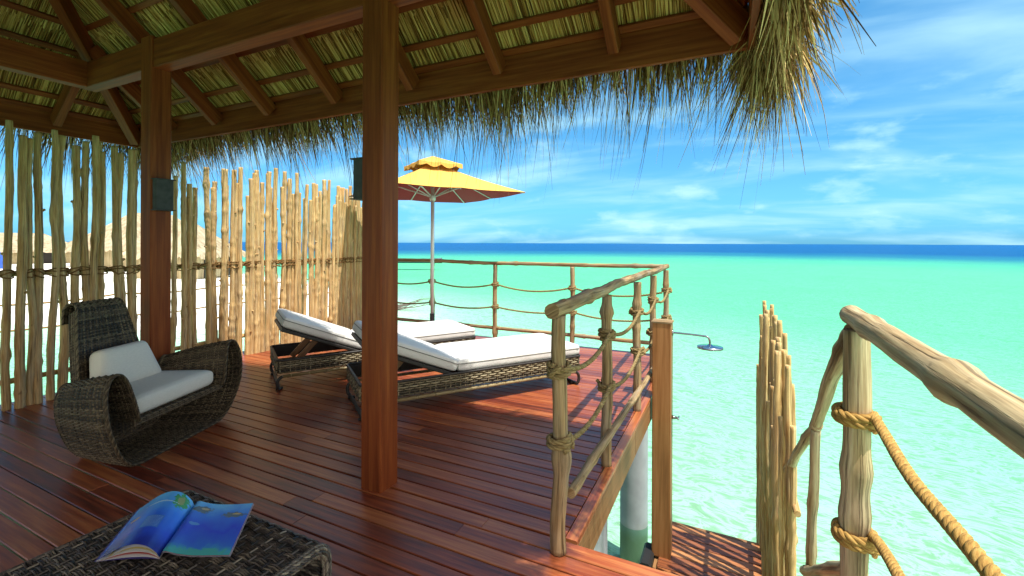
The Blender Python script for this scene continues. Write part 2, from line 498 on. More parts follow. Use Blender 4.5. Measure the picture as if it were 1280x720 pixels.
M['fringe'] = organic('palm_fringe', [(.085, .04, .012), (.20, .105, .03), (.40, .24, .08), (.62, .45, .2)], (8, 2, 1), .75, .1, .003, .85, spec=.12)
M['thatch'] = organic('thatch_outer', [(.10, .075, .04), (.22, .17, .10), (.33, .27, .17)], (60, 6, 6), .85, .8, .03, .1, 'Object')
M['wicker'] = organic('dark_wicker', [(.03, .022, .014), (.072, .053, .032), (.115, .086, .053), (.19, .145, .085)], (14, 14, 14), .5, .1, .002, .55, 'Object', spec=.22)
M['wicker_black'] = organic('charcoal_wicker', [(.014, .011, .010), (.058, .046, .040), (.11, .09, .075), (.23, .19, .14)], (20, 20, 20), .42, .1, .002, .6, 'Object', spec=.4)
M['wicker_grey'] = organic('grey_wicker', [(.04, .03, .018), (.12, .092, .05), (.20, .16, .09), (.30, .25, .15)], (14, 14, 14), .5, .1, .002, .65, 'Object', spec=.4)
M['bamboo'] = organic('bamboo_tube', [(.14, .10, .045), (.24, .18, .085), (.32, .25, .12)], (30, 6, 1), .4, .1, .002, .2, spec=.4)
M['frame_dark'] = plain('dark_frame', (.022, .018, .015), .5, nz=.3)
M['prop'] = organic('prop_wood', [(.12, .055, .025), (.22, .11, .05), (.28, .15, .07)], (40, 3, 1), .5, .1)
M['steel'] = plain('satin_steel', (.62, .63, .63), .35, .35)
M['chrome'] = plain('chrome', (.42, .47, .52), .12, 1)
M['concrete'] = plain('pile_concrete', (.33, .35, .38), .7, nz=.14, scale=5)
_m = M['concrete']; _b = NB(_m.node_tree); _p = [n for n in _m.node_tree.nodes if n.type == 'BSDF_PRINCIPLED'][0]
_c = _p.inputs['Base Color'].links[0].from_socket
_g = _b.n('ShaderNodeNewGeometry'); _s = _b.n('ShaderNodeSeparateXYZ'); _b.l(_g.outputs['Position'], _s.inputs[0])
_n = _b.n('ShaderNodeTexNoise'); _n.inputs['Scale'].default_value = 7; _n.inputs['Detail'].default_value = 5; _b.l(_g.outputs['Position'], _n.inputs['Vector'])
_z = _b.math('ADD', _s.outputs[2], _b.math('MULTIPLY', _n.outputs[0], .22))
_f = _b.ramp(_b.math('ADD', _z, 2.0), [(.28, (1, 1, 1)), (.46, (0, 0, 0))])          # weed and tide stain up to the splash line
_b.l(_b.mix(_b.math('MULTIPLY', _f, .7), _c, (.16, .17, .07)), _p.inputs['Base Color'])
M['rubber'] = plain('black_rubber', (.012, .012, .013), .6)
M['lampbox'] = plain('grey_slate_metal', (.045, .042, .040), .7, 0, nz=.35, scale=22)
M['maroon'] = plain('maroon_canvas', (.30, .018, .030), .9, nz=.08, scale=60)


def fabric(name, col, scale=260, strength=.25, stripes=False):
    m, b, p, o = newmat(name)
    tc = b.n('ShaderNodeTexCoord')
    mp = b.n('ShaderNodeMapping'); b.l(tc.outputs['Object'], mp.inputs[0])
    mp.inputs['Scale'].default_value = (scale, scale, scale) if not stripes else (scale * .12, scale, scale)
    ns = b.n('ShaderNodeTexNoise'); ns.inputs['Scale'].default_value = 1; ns.inputs['Detail'].default_value = 3
    b.l(mp.outputs[0], ns.inputs['Vector'])
    big = b.n('ShaderNodeTexNoise'); big.inputs['Scale'].default_value = 5; big.inputs['Detail'].default_value = 4
    b.l(tc.outputs['Object'], big.inputs['Vector'])
    c = b.ramp(ns.outputs[0], [(.3, tuple(x * .86 for x in col)), (.7, col)])
    c = b.mix(b.math('MULTIPLY', big.outputs[0], .14), c, tuple(x * .75 for x in col))
    b.l(c, p.inputs['Base Color']); p.inputs['Roughness'].default_value = .9; p.inputs['Specular IOR Level'].default_value = .2
    h = b.math('ADD', b.math('MULTIPLY', ns.outputs[0], .12), big.outputs[0])
    bp = b.n('ShaderNodeBump'); bp.inputs['Strength'].default_value = strength; bp.inputs['Distance'].default_value = .02
    b.l(h, bp.inputs['Height']); b.l(bp.outputs[0], p.inputs['Normal'])
    return m


M['mattress'] = fabric('white_canvas', (.72, .70, .66), 260, .5)
M['cushion'] = fabric('ecru_fabric', (.80, .76, .66), 420, .3, True)
M['yellow'] = fabric('yellow_canvas', (.73, .41, .095), 200, .15)
M['piping'] = plain('dark_piping', (.16, .15, .13), .9)

# ---- sea, sand
BE_C, BE_A = (-58.0, 19.0), R(-8.0)          # beach: centre and heading of a long sand bank
BE_L, BE_W = 44.0, 11.5


def bank(b, pos):
    """distance-like value: <1 inside the sand bank"""
    mp = b.n('ShaderNodeMapping'); mp.vector_type = 'TEXTURE'
    mp.inputs['Location'].default_value = (*BE_C, 0); mp.inputs['Rotation'].default_value = (0, 0, BE_A)
    mp.inputs['Scale'].default_value = (BE_L, BE_W, 1e6)
    b.l(pos, mp.inputs[0])
    ln = b.n('ShaderNodeVectorMath'); ln.operation = 'LENGTH'; b.l(mp.outputs[0], ln.inputs[0])
    return ln.outputs['Value']


def sea_mat():
    m = bpy.data.materials.new('lagoon_water'); m.use_nodes = True
    t = m.node_tree; t.nodes.clear(); b = NB(t)
    o = b.n('ShaderNodeOutputMaterial')
    geo = b.n('ShaderNodeNewGeometry')
    ln = b.n('ShaderNodeVectorMath'); ln.operation = 'LENGTH'; b.l(geo.outputs['Position'], ln.inputs[0])
    r = ln.outputs['Value']
    # broad patches of depth
    np_ = b.n('ShaderNodeTexNoise'); np_.inputs['Scale'].default_value = .035; np_.inputs['Detail'].default_value = 5
    b.l(geo.outputs['Position'], np_.inputs['Vector'])
    rr = b.math('ADD', r, b.math('MULTIPLY', b.math('SUBTRACT', np_.outputs[0], .5), b.math('MULTIPLY', r, .30)))
    rl = b.math('DIVIDE', b.math('LOGARITHM', b.math('MAXIMUM', rr, 1.0), 10.0), 4.0)      # 1 m ->0, 10 m ->.25, 100 m ->.5
    tint = b.ramp(rl, [(.10, (.63, .80, .70)), (.19, (.50, .79, .64)), (.26, (.40, .79, .595)), (.40, (.35, .79, .57)), (.50, (.34, .78, .585)),
                       (.548, (.19, .54, .60)), (.572, (.08, .33, .58)), (.75, (.085, .345, .62)), (1, (.085, .36, .62))])
    k = bank(b, geo.outputs['Position'])
    shal = b.ramp(b.math('MULTIPLY', k, .25), [(.245, (1, 1, 1)), (.29, (.35, .35, .35)), (.42, (0, 0, 0))])
    tint = b.mix(b.math('MULTIPLY', shal, .9), tint, (.86, .92, .88))
    # ripples
    nz = []
    for sc, dt in ((1.6, 3), (6.0, 4), (17.0, 3)):
        q = b.n('ShaderNodeTexNoise'); q.inputs['Scale'].default_value = sc; q.inputs['Detail'].default_value = dt
        q.inputs['Distortion'].default_value = .6
        b.l(geo.outputs['Position'], q.inputs['Vector']); nz.append(q.outputs[0])
    h = b.math('ADD', b.math('ADD', b.math('MULTIPLY', nz[0], 1.0), b.math('MULTIPLY', nz[1], .35)), b.math('MULTIPLY', nz[2], .10))
    bp = b.n('ShaderNodeBump'); bp.inputs['Strength'].default_value = .55; bp.inputs['Distance'].default_value = .10
    b.l(h, bp.inputs['Height'])
    tr = b.n('ShaderNodeBsdfTransparent'); b.l(tint, tr.inputs['Color'])
    gl = b.n('ShaderNodeBsdfGlossy'); gl.inputs['Roughness'].default_value = .08; b.l(bp.outputs[0], gl.inputs['Normal'])
    fr = b.n('ShaderNodeFresnel'); fr.inputs['IOR'].default_value = 1.25; b.l(bp.outputs[0], fr.inputs['Normal'])
    f = b.math('MINIMUM', b.math('MULTIPLY', fr.outputs[0], .8), .14)
    mx = b.n('ShaderNodeMixShader'); b.l(f, mx.inputs[0]); b.l(tr.outputs[0], mx.inputs[1]); b.l(gl.outputs[0], mx.inputs[2])
    b.l(mx.outputs[0], o.inputs[0])
    return m


def sand_mat():
    m, b, p, o = newmat('coral_sand')
    geo = b.n('ShaderNodeNewGeometry')
    # caustic light painted as pale veins in the sand colour, with scattered weed flecks
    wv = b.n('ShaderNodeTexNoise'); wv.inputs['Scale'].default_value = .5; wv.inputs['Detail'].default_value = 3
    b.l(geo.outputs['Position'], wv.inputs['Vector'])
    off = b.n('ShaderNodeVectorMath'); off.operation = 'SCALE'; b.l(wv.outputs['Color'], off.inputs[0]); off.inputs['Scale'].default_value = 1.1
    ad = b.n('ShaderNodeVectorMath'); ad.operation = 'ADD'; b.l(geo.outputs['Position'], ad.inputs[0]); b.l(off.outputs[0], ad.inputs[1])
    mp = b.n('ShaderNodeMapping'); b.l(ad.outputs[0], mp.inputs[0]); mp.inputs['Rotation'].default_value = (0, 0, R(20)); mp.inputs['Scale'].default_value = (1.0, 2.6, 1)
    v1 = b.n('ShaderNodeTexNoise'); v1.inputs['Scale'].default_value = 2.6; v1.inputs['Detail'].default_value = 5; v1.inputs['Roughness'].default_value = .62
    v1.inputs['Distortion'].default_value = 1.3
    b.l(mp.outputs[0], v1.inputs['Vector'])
    caustic = b.math('SUBTRACT', 1.0, b.math('MULTIPLY', b.math('ABSOLUTE', b.math('SUBTRACT', v1.outputs[0], .5)), 7.0), clamp=True)
    c = b.ramp(caustic, [(0, (.52, .50, .43)), (.4, (.62, .60, .53)), (.7, (.84, .83, .78)), (1, (.95, .94, .92))])
    pt = b.n('ShaderNodeTexNoise'); pt.inputs['Scale'].default_value = .22; pt.inputs['Detail'].default_value = 4
    b.l(geo.outputs['Position'], pt.inputs['Vector'])
    c = b.mix(b.ramp(pt.outputs[0], [(.45, (0, 0, 0)), (.75, (.45, .45, .45))]), c, (.66, .66, .58))
    k = bank(b, geo.outputs['Position'])
    dry = b.ramp(k, [(.9, (1, 1, 1)), (1.05, (0, 0, 0))])
    c = b.mix(dry, c, (.80, .77, .69))
    b.l(c, p.inputs['Base Color']); p.inputs['Roughness'].default_value = .95; p.inputs['Specular IOR Level'].default_value = .1
    return m


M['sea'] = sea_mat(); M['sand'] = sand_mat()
SEA = -1.7

# ------------------------------------------------------------------ sea and seabed
rad = np.concatenate([[0.0], np.geomspace(1.0, 9000, 90)])
ang = np.linspace(0, 2 * np.pi, 161)[:-1]
RA, AN = np.meshgrid(rad, ang, indexing='ij')
X, Y = RA * np.cos(AN), RA * np.sin(AN)
dx, dy = X - BE_C[0], Y - BE_C[1]
lx = dx * math.cos(BE_A) + dy * math.sin(BE_A); ly = -dx * math.sin(BE_A) + dy * math.cos(BE_A)
kk = np.sqrt((lx / BE_L) ** 2 + (ly / BE_W) ** 2)
Z = np.interp(kk, [0, .6, .9, 1.0, 1.12, 1.5, 2.2], [-1.05, -1.2, -1.55, -1.69, -1.85, -2.3, -2.9])
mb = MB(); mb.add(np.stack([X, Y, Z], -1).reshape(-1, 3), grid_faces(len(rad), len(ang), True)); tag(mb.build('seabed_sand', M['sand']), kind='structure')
mb = MB(); s_ = 9000.0
mb.add([(-s_, -s_, SEA), (s_, -s_, SEA), (s_, s_, SEA), (-s_, s_, SEA)], [(0, 1, 2, 3)], smooth=False); tag(mb.build('water', M['sea']), kind='structure')

# ------------------------------------------------------------------ deck
PW, GAP = 0.097, 0.007
X0 = -5.62


def planks(mb, xa, xb, ya, yb, z=0.0, th=.026, pw=PW):
    n = int(round((yb - ya) / pw)); pw = (yb - ya) / n
    for i in range(n):
        y = ya + (i + .5) * pw
        cuts = [xa]
        x = xa + 0.5 + rng.random() * 2.4
        while x < xb - .5:
            cuts.append(x); x += 1.6 + rng.random() * 1.6
        cuts.append(xb)
        for a, c in zip(cuts[:-1], cuts[1:]):
            dz = rng.normal(0, .0007)
            beam(mb, (a + .0012, y, z - th / 2 + dz), (c - .0012, y, z - th / 2 + dz), pw - GAP, th, (0, 0, 1), .003)


mb = MB()
planks(mb, X0, -0.702, 2.035, 5.95)
planks(mb, X0, 0.55, -3.6, 2.028)
box(mb, (-0.700, 2.045, -.030), (-0.640, 5.95, .001))
deck = tag(mb.build('deck', M['deck']), kind='structure')
mb = MB()
for y in np.arange(-3.4, 6.0, .45):
    box(mb, (X0 + .05, y, -.17), (-.72 if y > 2.0 else .5, y + .06, -.028))
mb.build('joist', M['frame_dark'], deck)
mb = MB(); box(mb, (-0.676, 2.06, -.225), (-0.642, 3.52, -.032)); mb.build('edge_board', M['fascia'], deck)
mb = MB(); box(mb, (-0.676, 3.53, -.225), (-0.642, 5.95, -.032)); mb.build('edge_board', M['fascia'], deck)
mb = MB(); box(mb, (-0.64, 2.032, -.19), (.55, 2.062, -.028)); mb.build('edge_board', M['fascia'], deck)
mb = MB(); box(mb, (X0, 5.952, -.225), (-0.642, 5.985, -.03)); mb.build('edge_board', M['fascia'], deck)
for (px_, py_) in ((-.95, 3.28), (-.95, 5.13), (-3.2, 3.28), (-3.2, 5.13), (-5.3, 5.13), (-5.3, 3.28), (-3.2, 1.0), (-5.3, 1.0)):
    mb = MB(); zz = np.linspace(-3.0, -.18, 9)
    tube(mb, np.stack([0 * zz + px_, 0 * zz + py_, zz], 1), .15, 28)
    mb.build('pile', M['concrete'], deck)

# lower landing with steps
mb = MB()
planks(mb, -.56, .34, 3.30, 4.78, z=-1.40, th=.03)
land = tag(mb.build('landing', M['landing']), kind='structure')
mb = MB()
for i in range(6):
    y = 2.30 + i * .2; z = -.285 - i * .185
    box(mb, (-.30, y - .14, z - .035), (.29, y + .14, z))
mb.build('step', M['landing'], land)
mb = MB()
for x in (-.34, .30):
    beam(mb, (x, 2.08, -.16), (x, 3.42, -1.45), .04, .2)
mb.build('stringer', M['fascia'], land)
mb = MB(); box(mb, (-.56, 4.785, -1.55), (.34, 4.82, -1.402)); box(mb, (-.6, 3.3, -1.55), (-.565, 4.78, -1.43)); mb.build('edge_board', M['fascia'], land)
mb = MB()
for x, y in ((-.45, 4.6), (.25, 4.6), (-.45, 3.45), (.25, 3.45)):
    tube(mb, [(x, y, -3), (x, y, -2.2), (x, y, -1.44)], .07, 14)
mb.build('pile', M['concrete'], land)
fender = MB(); box(fender, (-.70, 4.02, -1.60), (-.602, 4.32, -1.365), .02)
tag(fender.build('rubber_fender', M['rubber']), 'black rubber fender block at the left edge of the lower landing below the shower post', 'fender')

# ------------------------------------------------------------------ thatched pavilion
pav = thing('thatched_pavilion', 'open timber pavilion with thatched hip roof and dark square posts on the deck', 'pavilion', (-2.92, -.29, 0))
EX0, EX1, EY0, EY1 = -5.93, .085, -3.30, 2.72          # outer fascia
RX0, RX1, RY0, RY1 = -5.17, -.69, -2.56, 2.025         # centre lines of the ring beams
ZB, HB = 2.765, .225
SL = .86
for (x, y) in ((-1.82, 2.025), (-4.14, 2.025), (-1.82, -2.56), (-4.14, -2.56)):
    mb = MB(); box(mb, (x - .074, y - .074, 0), (x + .074, y + .074, ZB + HB + .02), .007); mb.build('post', M['beam'], pav)
zc_ = ZB + HB / 2
def ringbeam(p, q):
    mb = MB(); beam(mb, p, q, .115, HB, (0, 0, 1), .006); mb.build('beam', M['beam'], pav)
e = .0575
for y in (RY1, RY0):
    ringbeam((RX0 - e, y, zc_), (-4.216, y, zc_)); ringbeam((-4.064, y, zc_), (-1.896, y, zc_)); ringbeam((-1.744, y, zc_), (RX1 + e, y, zc_))
for x in (RX0, RX1):
    ringbeam((x, RY0 + e + .001, zc_), (x, RY1 - e - .001, zc_))
# roof planes: z of the batten plane
ZE = 2.63                                               # at the outer fascia line
CX, CY = (EX0 + EX1) / 2, (EY0 + EY1) / 2
HALF = (EX1 - EX0) / 2
def roofz(x, y): return ZE + SL * np.minimum.reduce([x - EX0, EX1 - x, y - EY0, EY1 - y])
RH = .16                                                # rafter depth, measured vertically below the batten plane
cosr = 1 / math.sqrt(1 + SL * SL)
def rafter(p, q, name='rafter', w=.062, h=RH * .78):
    d = A3(q) - A3(p)
    mb = MB(); beam(mb, p, q, w, h, (0, 0, 1), .004); mb.build(name, M['beam'], pav)
drop = RH / 2 + .015
for x in (-5.2, -4.436, -3.68, -2.87, -2.11, -1.39, -.62):
    run = min(x - EX0, EX1 - x)
    for s in (1, -1):
        ye = EY1 - .03 if s > 0 else EY0 + .03
        yr = ye - s * (run - .06)
        rafter((x, ye, ZE + .03 * SL - drop), (x, yr, ZE + SL * (run - .03) - drop))
for y in (2.03, 1.30, .55, -.29, -1.05, -1.8, -2.55):
    run = min(y - EY0, EY1 - y)
    for s in (1, -1):
        xe = EX0 + .03 if s > 0 else EX1 - .03
        xr = xe + s * (run - .06)
        rafter((xe, y, ZE + .03 * SL - drop), (xr, y, ZE + SL * (run - .03) - drop))
for (x, y) in ((EX0, EY1), (EX1, EY1), (EX0, EY0), (EX1, EY0)):
    sx = 1 if x < CX else -1; sy = 1 if y < CY else -1
    rafter((x + sx * .03, y + sy * .03, ZE - drop - .01), (CX - sx * .02, CY - sy * .02, ZE + SL * HALF - drop - .02), 'hip_rafter', .075, .16)
# fascia boards
for p, q in (((EX0, EY1 + .018), (EX1, EY1 + .018)), ((EX0, EY0 - .018), (EX1, EY0 - .018))):
    mb = MB(); beam(mb, (*p, 2.568), (*q, 2.568), .035, .245, (0, 0, 1), .004); mb.build('fascia_board', M['beam'], pav)
for x in (EX0 - .018, EX1 + .018):
    mb = MB(); beam(mb, (x, EY0 - .036, 2.568), (x, EY1 + .036, 2.568), .034, .244, (0, 0, 1), .004); mb.build('fascia_board', M['beam'], pav)
# battens on the rafters
for d in (.03, .155, .35, .55, .75, .95, 1.15, 1.35, 1.55, 1.75, 1.95, 2.15, 2.4, 2.7):
    z = ZE + SL * d + .012
    for y in (EY1 - d, EY0 + d):
        mb = MB(); beam(mb, (EX0 + d + .03, y, z), (EX1 - d - .03, y, z), .042, .03, (0, -SL if y < CY else SL, 1), .003); mb.build('batten', M['beam'], pav)
    for x in (EX0 + d, EX1 - d):
        mb = MB(); beam(mb, (x, EY0 + d + .03, z), (x, EY1 - d - .03, z), .05, .028, (-SL if x < CX else SL, 0, 1), .003); mb.build('batten', M['beam'], pav)
# reeds seen from below: bundles laid down the slope, course over course
mb = MB()
def reeds(face, dens, seg):
    L = EX1 - EX0
    n = int(L * dens)
    s = rng.random(n) * L
    run = np.minimum(s, L - s)
    out = []
    for layer in range(2):
        t0 = 0.0
        k = 0
        while t0 < HALF:
            m = run > t0 + .02
            ss = s[m] + rng.normal(0, .012, m.sum())
            a = np.maximum(t0 - .05 + rng.normal(0, .03, m.sum()), -.02)
            c = np.minimum(t0 + seg + .12 + rng.normal(0, .05, m.sum()), run[m] + .04)
            skew = rng.normal(0, .035, m.sum()) + .05 * np.sin(ss * 2.3 + t0 * 5) + .03 * np.sin(ss * 7.1)
            lift = .035 + .02 * layer + rng.random(m.sum()) * .012
            out.append((ss, a, c, skew, lift, m)); t0 += seg; k += 1
    for ss, a, c, skew, lift, m in out:
        w = .0020 + rng.random(len(ss)) * .0026
        tw = rng.normal(0, .004, len(ss))
        P = []
        for tt, e_ in ((a, 1.0), (c, .75)):
            for sd in (-1, 1):
                sx = ss + sd * w * e_ + skew * (tt - a)
                zz = ZE + SL * tt + lift + sd * tw + (.012 if tt is c else 0)
                if face == 'N': q = np.stack([EX0 + sx, EY1 - tt, zz], 1)
                elif face == 'S': q = np.stack([EX0 + sx, EY0 + tt, zz], 1)
                elif face == 'W': q = np.stack([EX0 + tt, EY0 + sx, zz], 1)
                else: q = np.stack([EX1 - tt, EY0 + sx, zz], 1)
                P.append(q)
        V = np.stack(P, 1).reshape(-1, 3)
        i = np.arange(len(ss))[:, None] * 4
        F = i + np.array([[0, 1, 3, 2]])
        uvv = np.zeros((len(ss), 4, 2)); uvv[:, :, 0] = rng.random((len(ss), 1)) * 50; uvv[:, 2:, 1] = .4
        mb.add(V, F, uvv, False)
reeds('N', 400, .36); reeds('W', 380, .36); reeds('S', 80, .4); reeds('E', 110, .4)
mb.build('reed_lining', M['straw'], pav)
# thick outer thatch, closed body
def pyr(z0, grow, za):
    x0, x1, y0, y1 = EX0 - grow, EX1 + grow, EY0 - grow, EY1 + grow
    return [(x0, y0, z0), (x1, y0, z0), (x1, y1, z0), (x0, y1, z0), (CX, CY, za)]
mb = MB()
lowp = pyr(ZE + .075, 0.03, ZE + SL * HALF + .12); upp = pyr(ZE + .20, .16, ZE + SL * HALF + .42)
V = lowp + upp
F3 = [(1, 0, 4), (2, 1, 4), (3, 2, 4), (0, 3, 4), (5, 6, 9), (6, 7, 9), (7, 8, 9), (8, 5, 9)]
mb.add(V, F3, smooth=False)
mb.v.append(np.zeros((0, 3)))
mb.f.append(np.array([(0, 1, 6, 5), (1, 2, 7, 6), (2, 3, 8, 7), (3, 0, 5, 8)])); mb.uv.append(np.zeros((4, 4, 2))); mb.sm.append(False)
thatch = mb.build('thatch', M['thatch'], pav)


def blades(mb, B, D, L, droop, w, K=5, curl=None):
    n = len(B); D = D / np.linalg.norm(D, axis=1)[:, None]
    t = np.linspace(0, 1, K + 1)
    g = np.zeros((n, 3)); g[:, 2] = -1
    if curl is not None: g = g + curl
    P = B[:, None] + D[:, None] * (L[:, None] * t)[..., None] + g[:, None] * ((droop * L)[:, None] * t ** 2)[..., None]
    side = np.cross(D, rng.normal(0, 1, (n, 3))); side /= np.linalg.norm(side, axis=1)[:, None]
    wt = w[:, None] * (1 - .85 * t ** 1.6)[None]
    V = np.stack([P + side[:, None] * wt[..., None], P - side[:, None] * wt[..., None]], 2).reshape(-1, 3)
    i = np.arange(n)[:, None] * (K + 1) * 2 + np.arange(K)[None, :] * 2
    F = np.stack([i, i + 1, i + 3, i + 2], -1).reshape(-1, 4)
    UV = np.zeros((len(F), 4, 2)); UV[..., 0] = np.repeat(rng.random(n) * 50, K)[:, None]
    tt = np.tile(np.arange(K), n); UV[:, :2, 1] = (tt / K)[:, None]; UV[:, 2:, 1] = ((tt + 1) / K)[:, None]
    mb.add(V, F, UV)


U = lambda n, a, c: a + rng.random(n) * (c - a)
Nn = lambda n, s: rng.normal(0, s, n)
mb = MB()


def tufts(n_t, per, along, place, dirf, L0, L1, w0, w1, dr0, dr1, curl, spread=.13, dens=None):
    """palm strips tied in small bundles; each bundle shares a direction and splays towards its tips"""
    s0 = U(n_t, *along)
    td = dirf(n_t); tl_ = U(n_t, L0, L1) * (1 + .25 * np.sin(s0 * 5.3) * np.sin(s0 * 2.1 + 1))
    tc_ = np.clip(curl(n_t), -.6, .6); tdr = U(n_t, dr0, dr1)
    idx = np.repeat(np.arange(n_t), per); n = len(idx)
    base = place(s0)[idx] + rng.normal(0, .014, (n, 3))
    D = td[idx] + rng.normal(0, spread, (n, 3))
    L = tl_[idx] * U(n, .55, 1.12)
    blades(mb, base, D, L, tdr[idx] * U(n, .7, 1.3), U(n, w0, w1), K=6, curl=tc_[idx] + np.clip(rng.normal(0, .14, (n, 3)), -.25, .25) * np.array([1, 1, 0]))


R_ = lambda n, p=1.0: rng.random(n) ** p
# far eave, two layers: short dense under-layer and long loose outer one
tufts(1000, 6, (EX0 - .2, EX1 + .15), lambda s: np.stack([s, EY1 + .05 + .15 * R_(len(s), 1.4), 2.50 + .22 * R_(len(s))], 1),
      lambda n: np.stack([Nn(n, .12) - .02, U(n, .2, .6), U(n, -1, -.5)], 1), .20, .30, .003, .0065, .2, .5, lambda n: np.stack([Nn(n, .12) - .1, 0 * Nn(n, 1), 0 * Nn(n, 1)], 1))
tufts(400, 4, (EX0 - .2, EX1 + .15), lambda s: np.stack([s, EY1 + .08 + .16 * R_(len(s)), 2.50 + .2 * R_(len(s))], 1),
      lambda n: np.stack([Nn(n, .16) - .02, U(n, .3, .8), U(n, -1, -.5)], 1), .34, .50, .0022, .0048, .3, .75, lambda n: np.stack([Nn(n, .22) - .34, 0 * Nn(n, 1), 0 * Nn(n, 1)], 1), .10)
# left eave
tufts(420, 6, (-2.0, EY1 + .2), lambda s: np.stack([EX0 - .05 - .16 * R_(len(s), 1.4), s, 2.48 + .25 * R_(len(s))], 1),
      lambda n: np.stack([-U(n, .2, .7), Nn(n, .14), U(n, -1, -.4)], 1), .25, .46, .003, .006, .2, .6, lambda n: np.stack([Nn(n, .15), Nn(n, .15), 0 * Nn(n, 1)], 1))
# right eave: looser, sun-bleached, swept by the breeze
tufts(620, 6, (-1.6, EY1 + .22), lambda s: np.stack([EX1 + .04 + .12 * R_(len(s), 1.2), s, 2.46 + .28 * R_(len(s))], 1),
      lambda n: np.stack([U(n, .1, .75), Nn(n, .28) + .12, U(n, -1, -.25)], 1), .18, .36, .003, .0075, .2, .6, lambda n: np.stack([Nn(n, .2) - .35, Nn(n, .25) + .15, 0 * Nn(n, 1)], 1), .17)
tufts(90, 3, (1.7, EY1 + .22), lambda s: np.stack([EX1 + .07 + .10 * R_(len(s)), s, 2.52 + .22 * R_(len(s))], 1),
      lambda n: np.stack([U(n, .2, .65), Nn(n, .25), U(n, -.9, -.3)], 1), .16, .28, .004, .0095, .3, 1.0, lambda n: np.stack([Nn(n, .3) - .3, Nn(n, .4), 0 * Nn(n, 1)], 1), .22)
# corner spray
tufts(150, 6, (-.2, 1.75), lambda s: np.stack([EX1 + (.02 + .16 * R_(len(s))) * np.cos(s), EY1 + (.02 + .16 * R_(len(s))) * np.sin(s), 2.46 + .26 * R_(len(s))], 1),
      lambda n: np.stack([U(n, -.2, .6), U(n, .0, .7), U(n, -1, -.4)], 1), .24, .46, .0025, .006, .2, .7, lambda n: np.stack([Nn(n, .2) - .35, Nn(n, .2), 0 * Nn(n, 1)], 1), .15)
fr_o = mb.build('thatch_fringe', M['fringe'], pav)

# ------------------------------------------------------------------ stake fence on the left
fence = thing('stake_fence', 'tall privacy fence of pale crooked stakes lashed to a rail along the left deck edge', 'fence', (-5.4, 2.8, 0))
KN = [(1.567, 2.4), (1.645, 2.29), (1.694, 2.28), (1.751, 2.34), (1.84, 2.38), (1.911, 2.35), (2.003, 2.28), (2.07, 2.33), (2.127, 2.39), (2.199, 2.26), (2.294, 2.33), (2.339, 2.27), (2.416, 2.32), (2.461, 2.33),
      (2.817, 2.11), (2.894, 2.27), (2.953, 2.04), (3.038, 2.01), (3.136, 2.25), (3.227, 2.03), (3.309, 2.25), (3.359, 2.27), (3.464, 2.27), (3.535, 2.31), (3.665, 2.19), (3.76, 2.31), (3.899, 2.31), (4.002, 2.37), (4.152, 2.35), (4.218, 2.26), (4.309, 2.35), (4.474, 2.21), (4.621, 2.25), (4.681, 2.24), (4.8, 2.32), (4.907, 2.33), (5.046, 2.11), (5.119, 2.27), (5.2, 2.25), (5.276, 2.24), (5.355, 2.18), (5.429, 2.12), (5.504, 2.1)]
st = [(y, z, .0245 + rng.random() * .008) for y, z in KN[:14]] + [(y, z, .024 + rng.random() * .007) for y, z in KN[14:]]
for y in np.arange(.62, 1.52, .083): st.append((y + rng.normal(0, .008), 2.25 + rng.random() * .15, .028))
for y in (2.55, 2.63, 2.70): st.append((y, 2.2 + rng.random() * .2, .026))
for y in np.arange(3.26, 5.95, .071): st.append((y + rng.normal(0, .02), 1.95 + rng.random() * .36, .023 + rng.random() * .006))
st = st[:99]
XF = -5.40
for y, z, r in st:
    mb = MB()
    xx = XF + rng.normal(0, .016)
    P = stick(mb, (xx, y + rng.normal(0, .015), -.12), (xx + rng.normal(0, .02), y, z), r * 1.12, r * .88, .030 if y < 2.6 else .016, 18, 9, 3 if y < 2.6 else 6, .035)
    for _ in range(2):                                   # cut-off twig stubs
        k = rng.integers(3, 16); a = rng.random() * 6.28; dv = np.array([math.cos(a), math.sin(a), .5])
        tube(mb, [P[k], P[k] + dv * r * 1.05, P[k] + dv * r * 1.45], [r * .5, r * .4, r * .3], 6)
    mb.build('stake', M['stick'], fence)
for z in (1.12, .22):
    mb = MB(); stick(mb, (XF - .055, .5, z), (XF - .055, 5.95, z + .02), .024, .024, .01, 40, 8, 5); mb.build('fence_rail', M['stick'], fence)
mb = MB()
for y, z, r in st:
    for dz in (-.022, .0, .022):
        a = np.linspace(0, 2 * np.pi, 15)
        tilt = rng.normal(0, .014)
        tube(mb, np.stack([XF - .026 + (.056 + r * .25) * np.cos(a), y + (r + .010) * np.sin(a), 1.125 + dz + tilt * np.sin(a) + .012 * np.cos(a) * np.sign(dz + 1e-6)], 1), .0062, 5)
mb.build('lashing', M['lash'], fence)

# ------------------------------------------------------------------ rope railings
def knot(mb, c, r, rr, a0=0, turns=2.2):
    rope(mb, coil(c, r + rr * .9, turns, rr * 2.1 * (turns - .2), a0, tilt=rr * .3), rr)
    a = a0 + .9
    rope(mb, [(c[0] + (r + rr * 2.1) * math.cos(a + t), c[1] + (r + rr * 2.1) * math.sin(a + t), c[2] + (t - .4) * rr * 4.2) for t in np.linspace(0, .9, 8)], rr * .95)


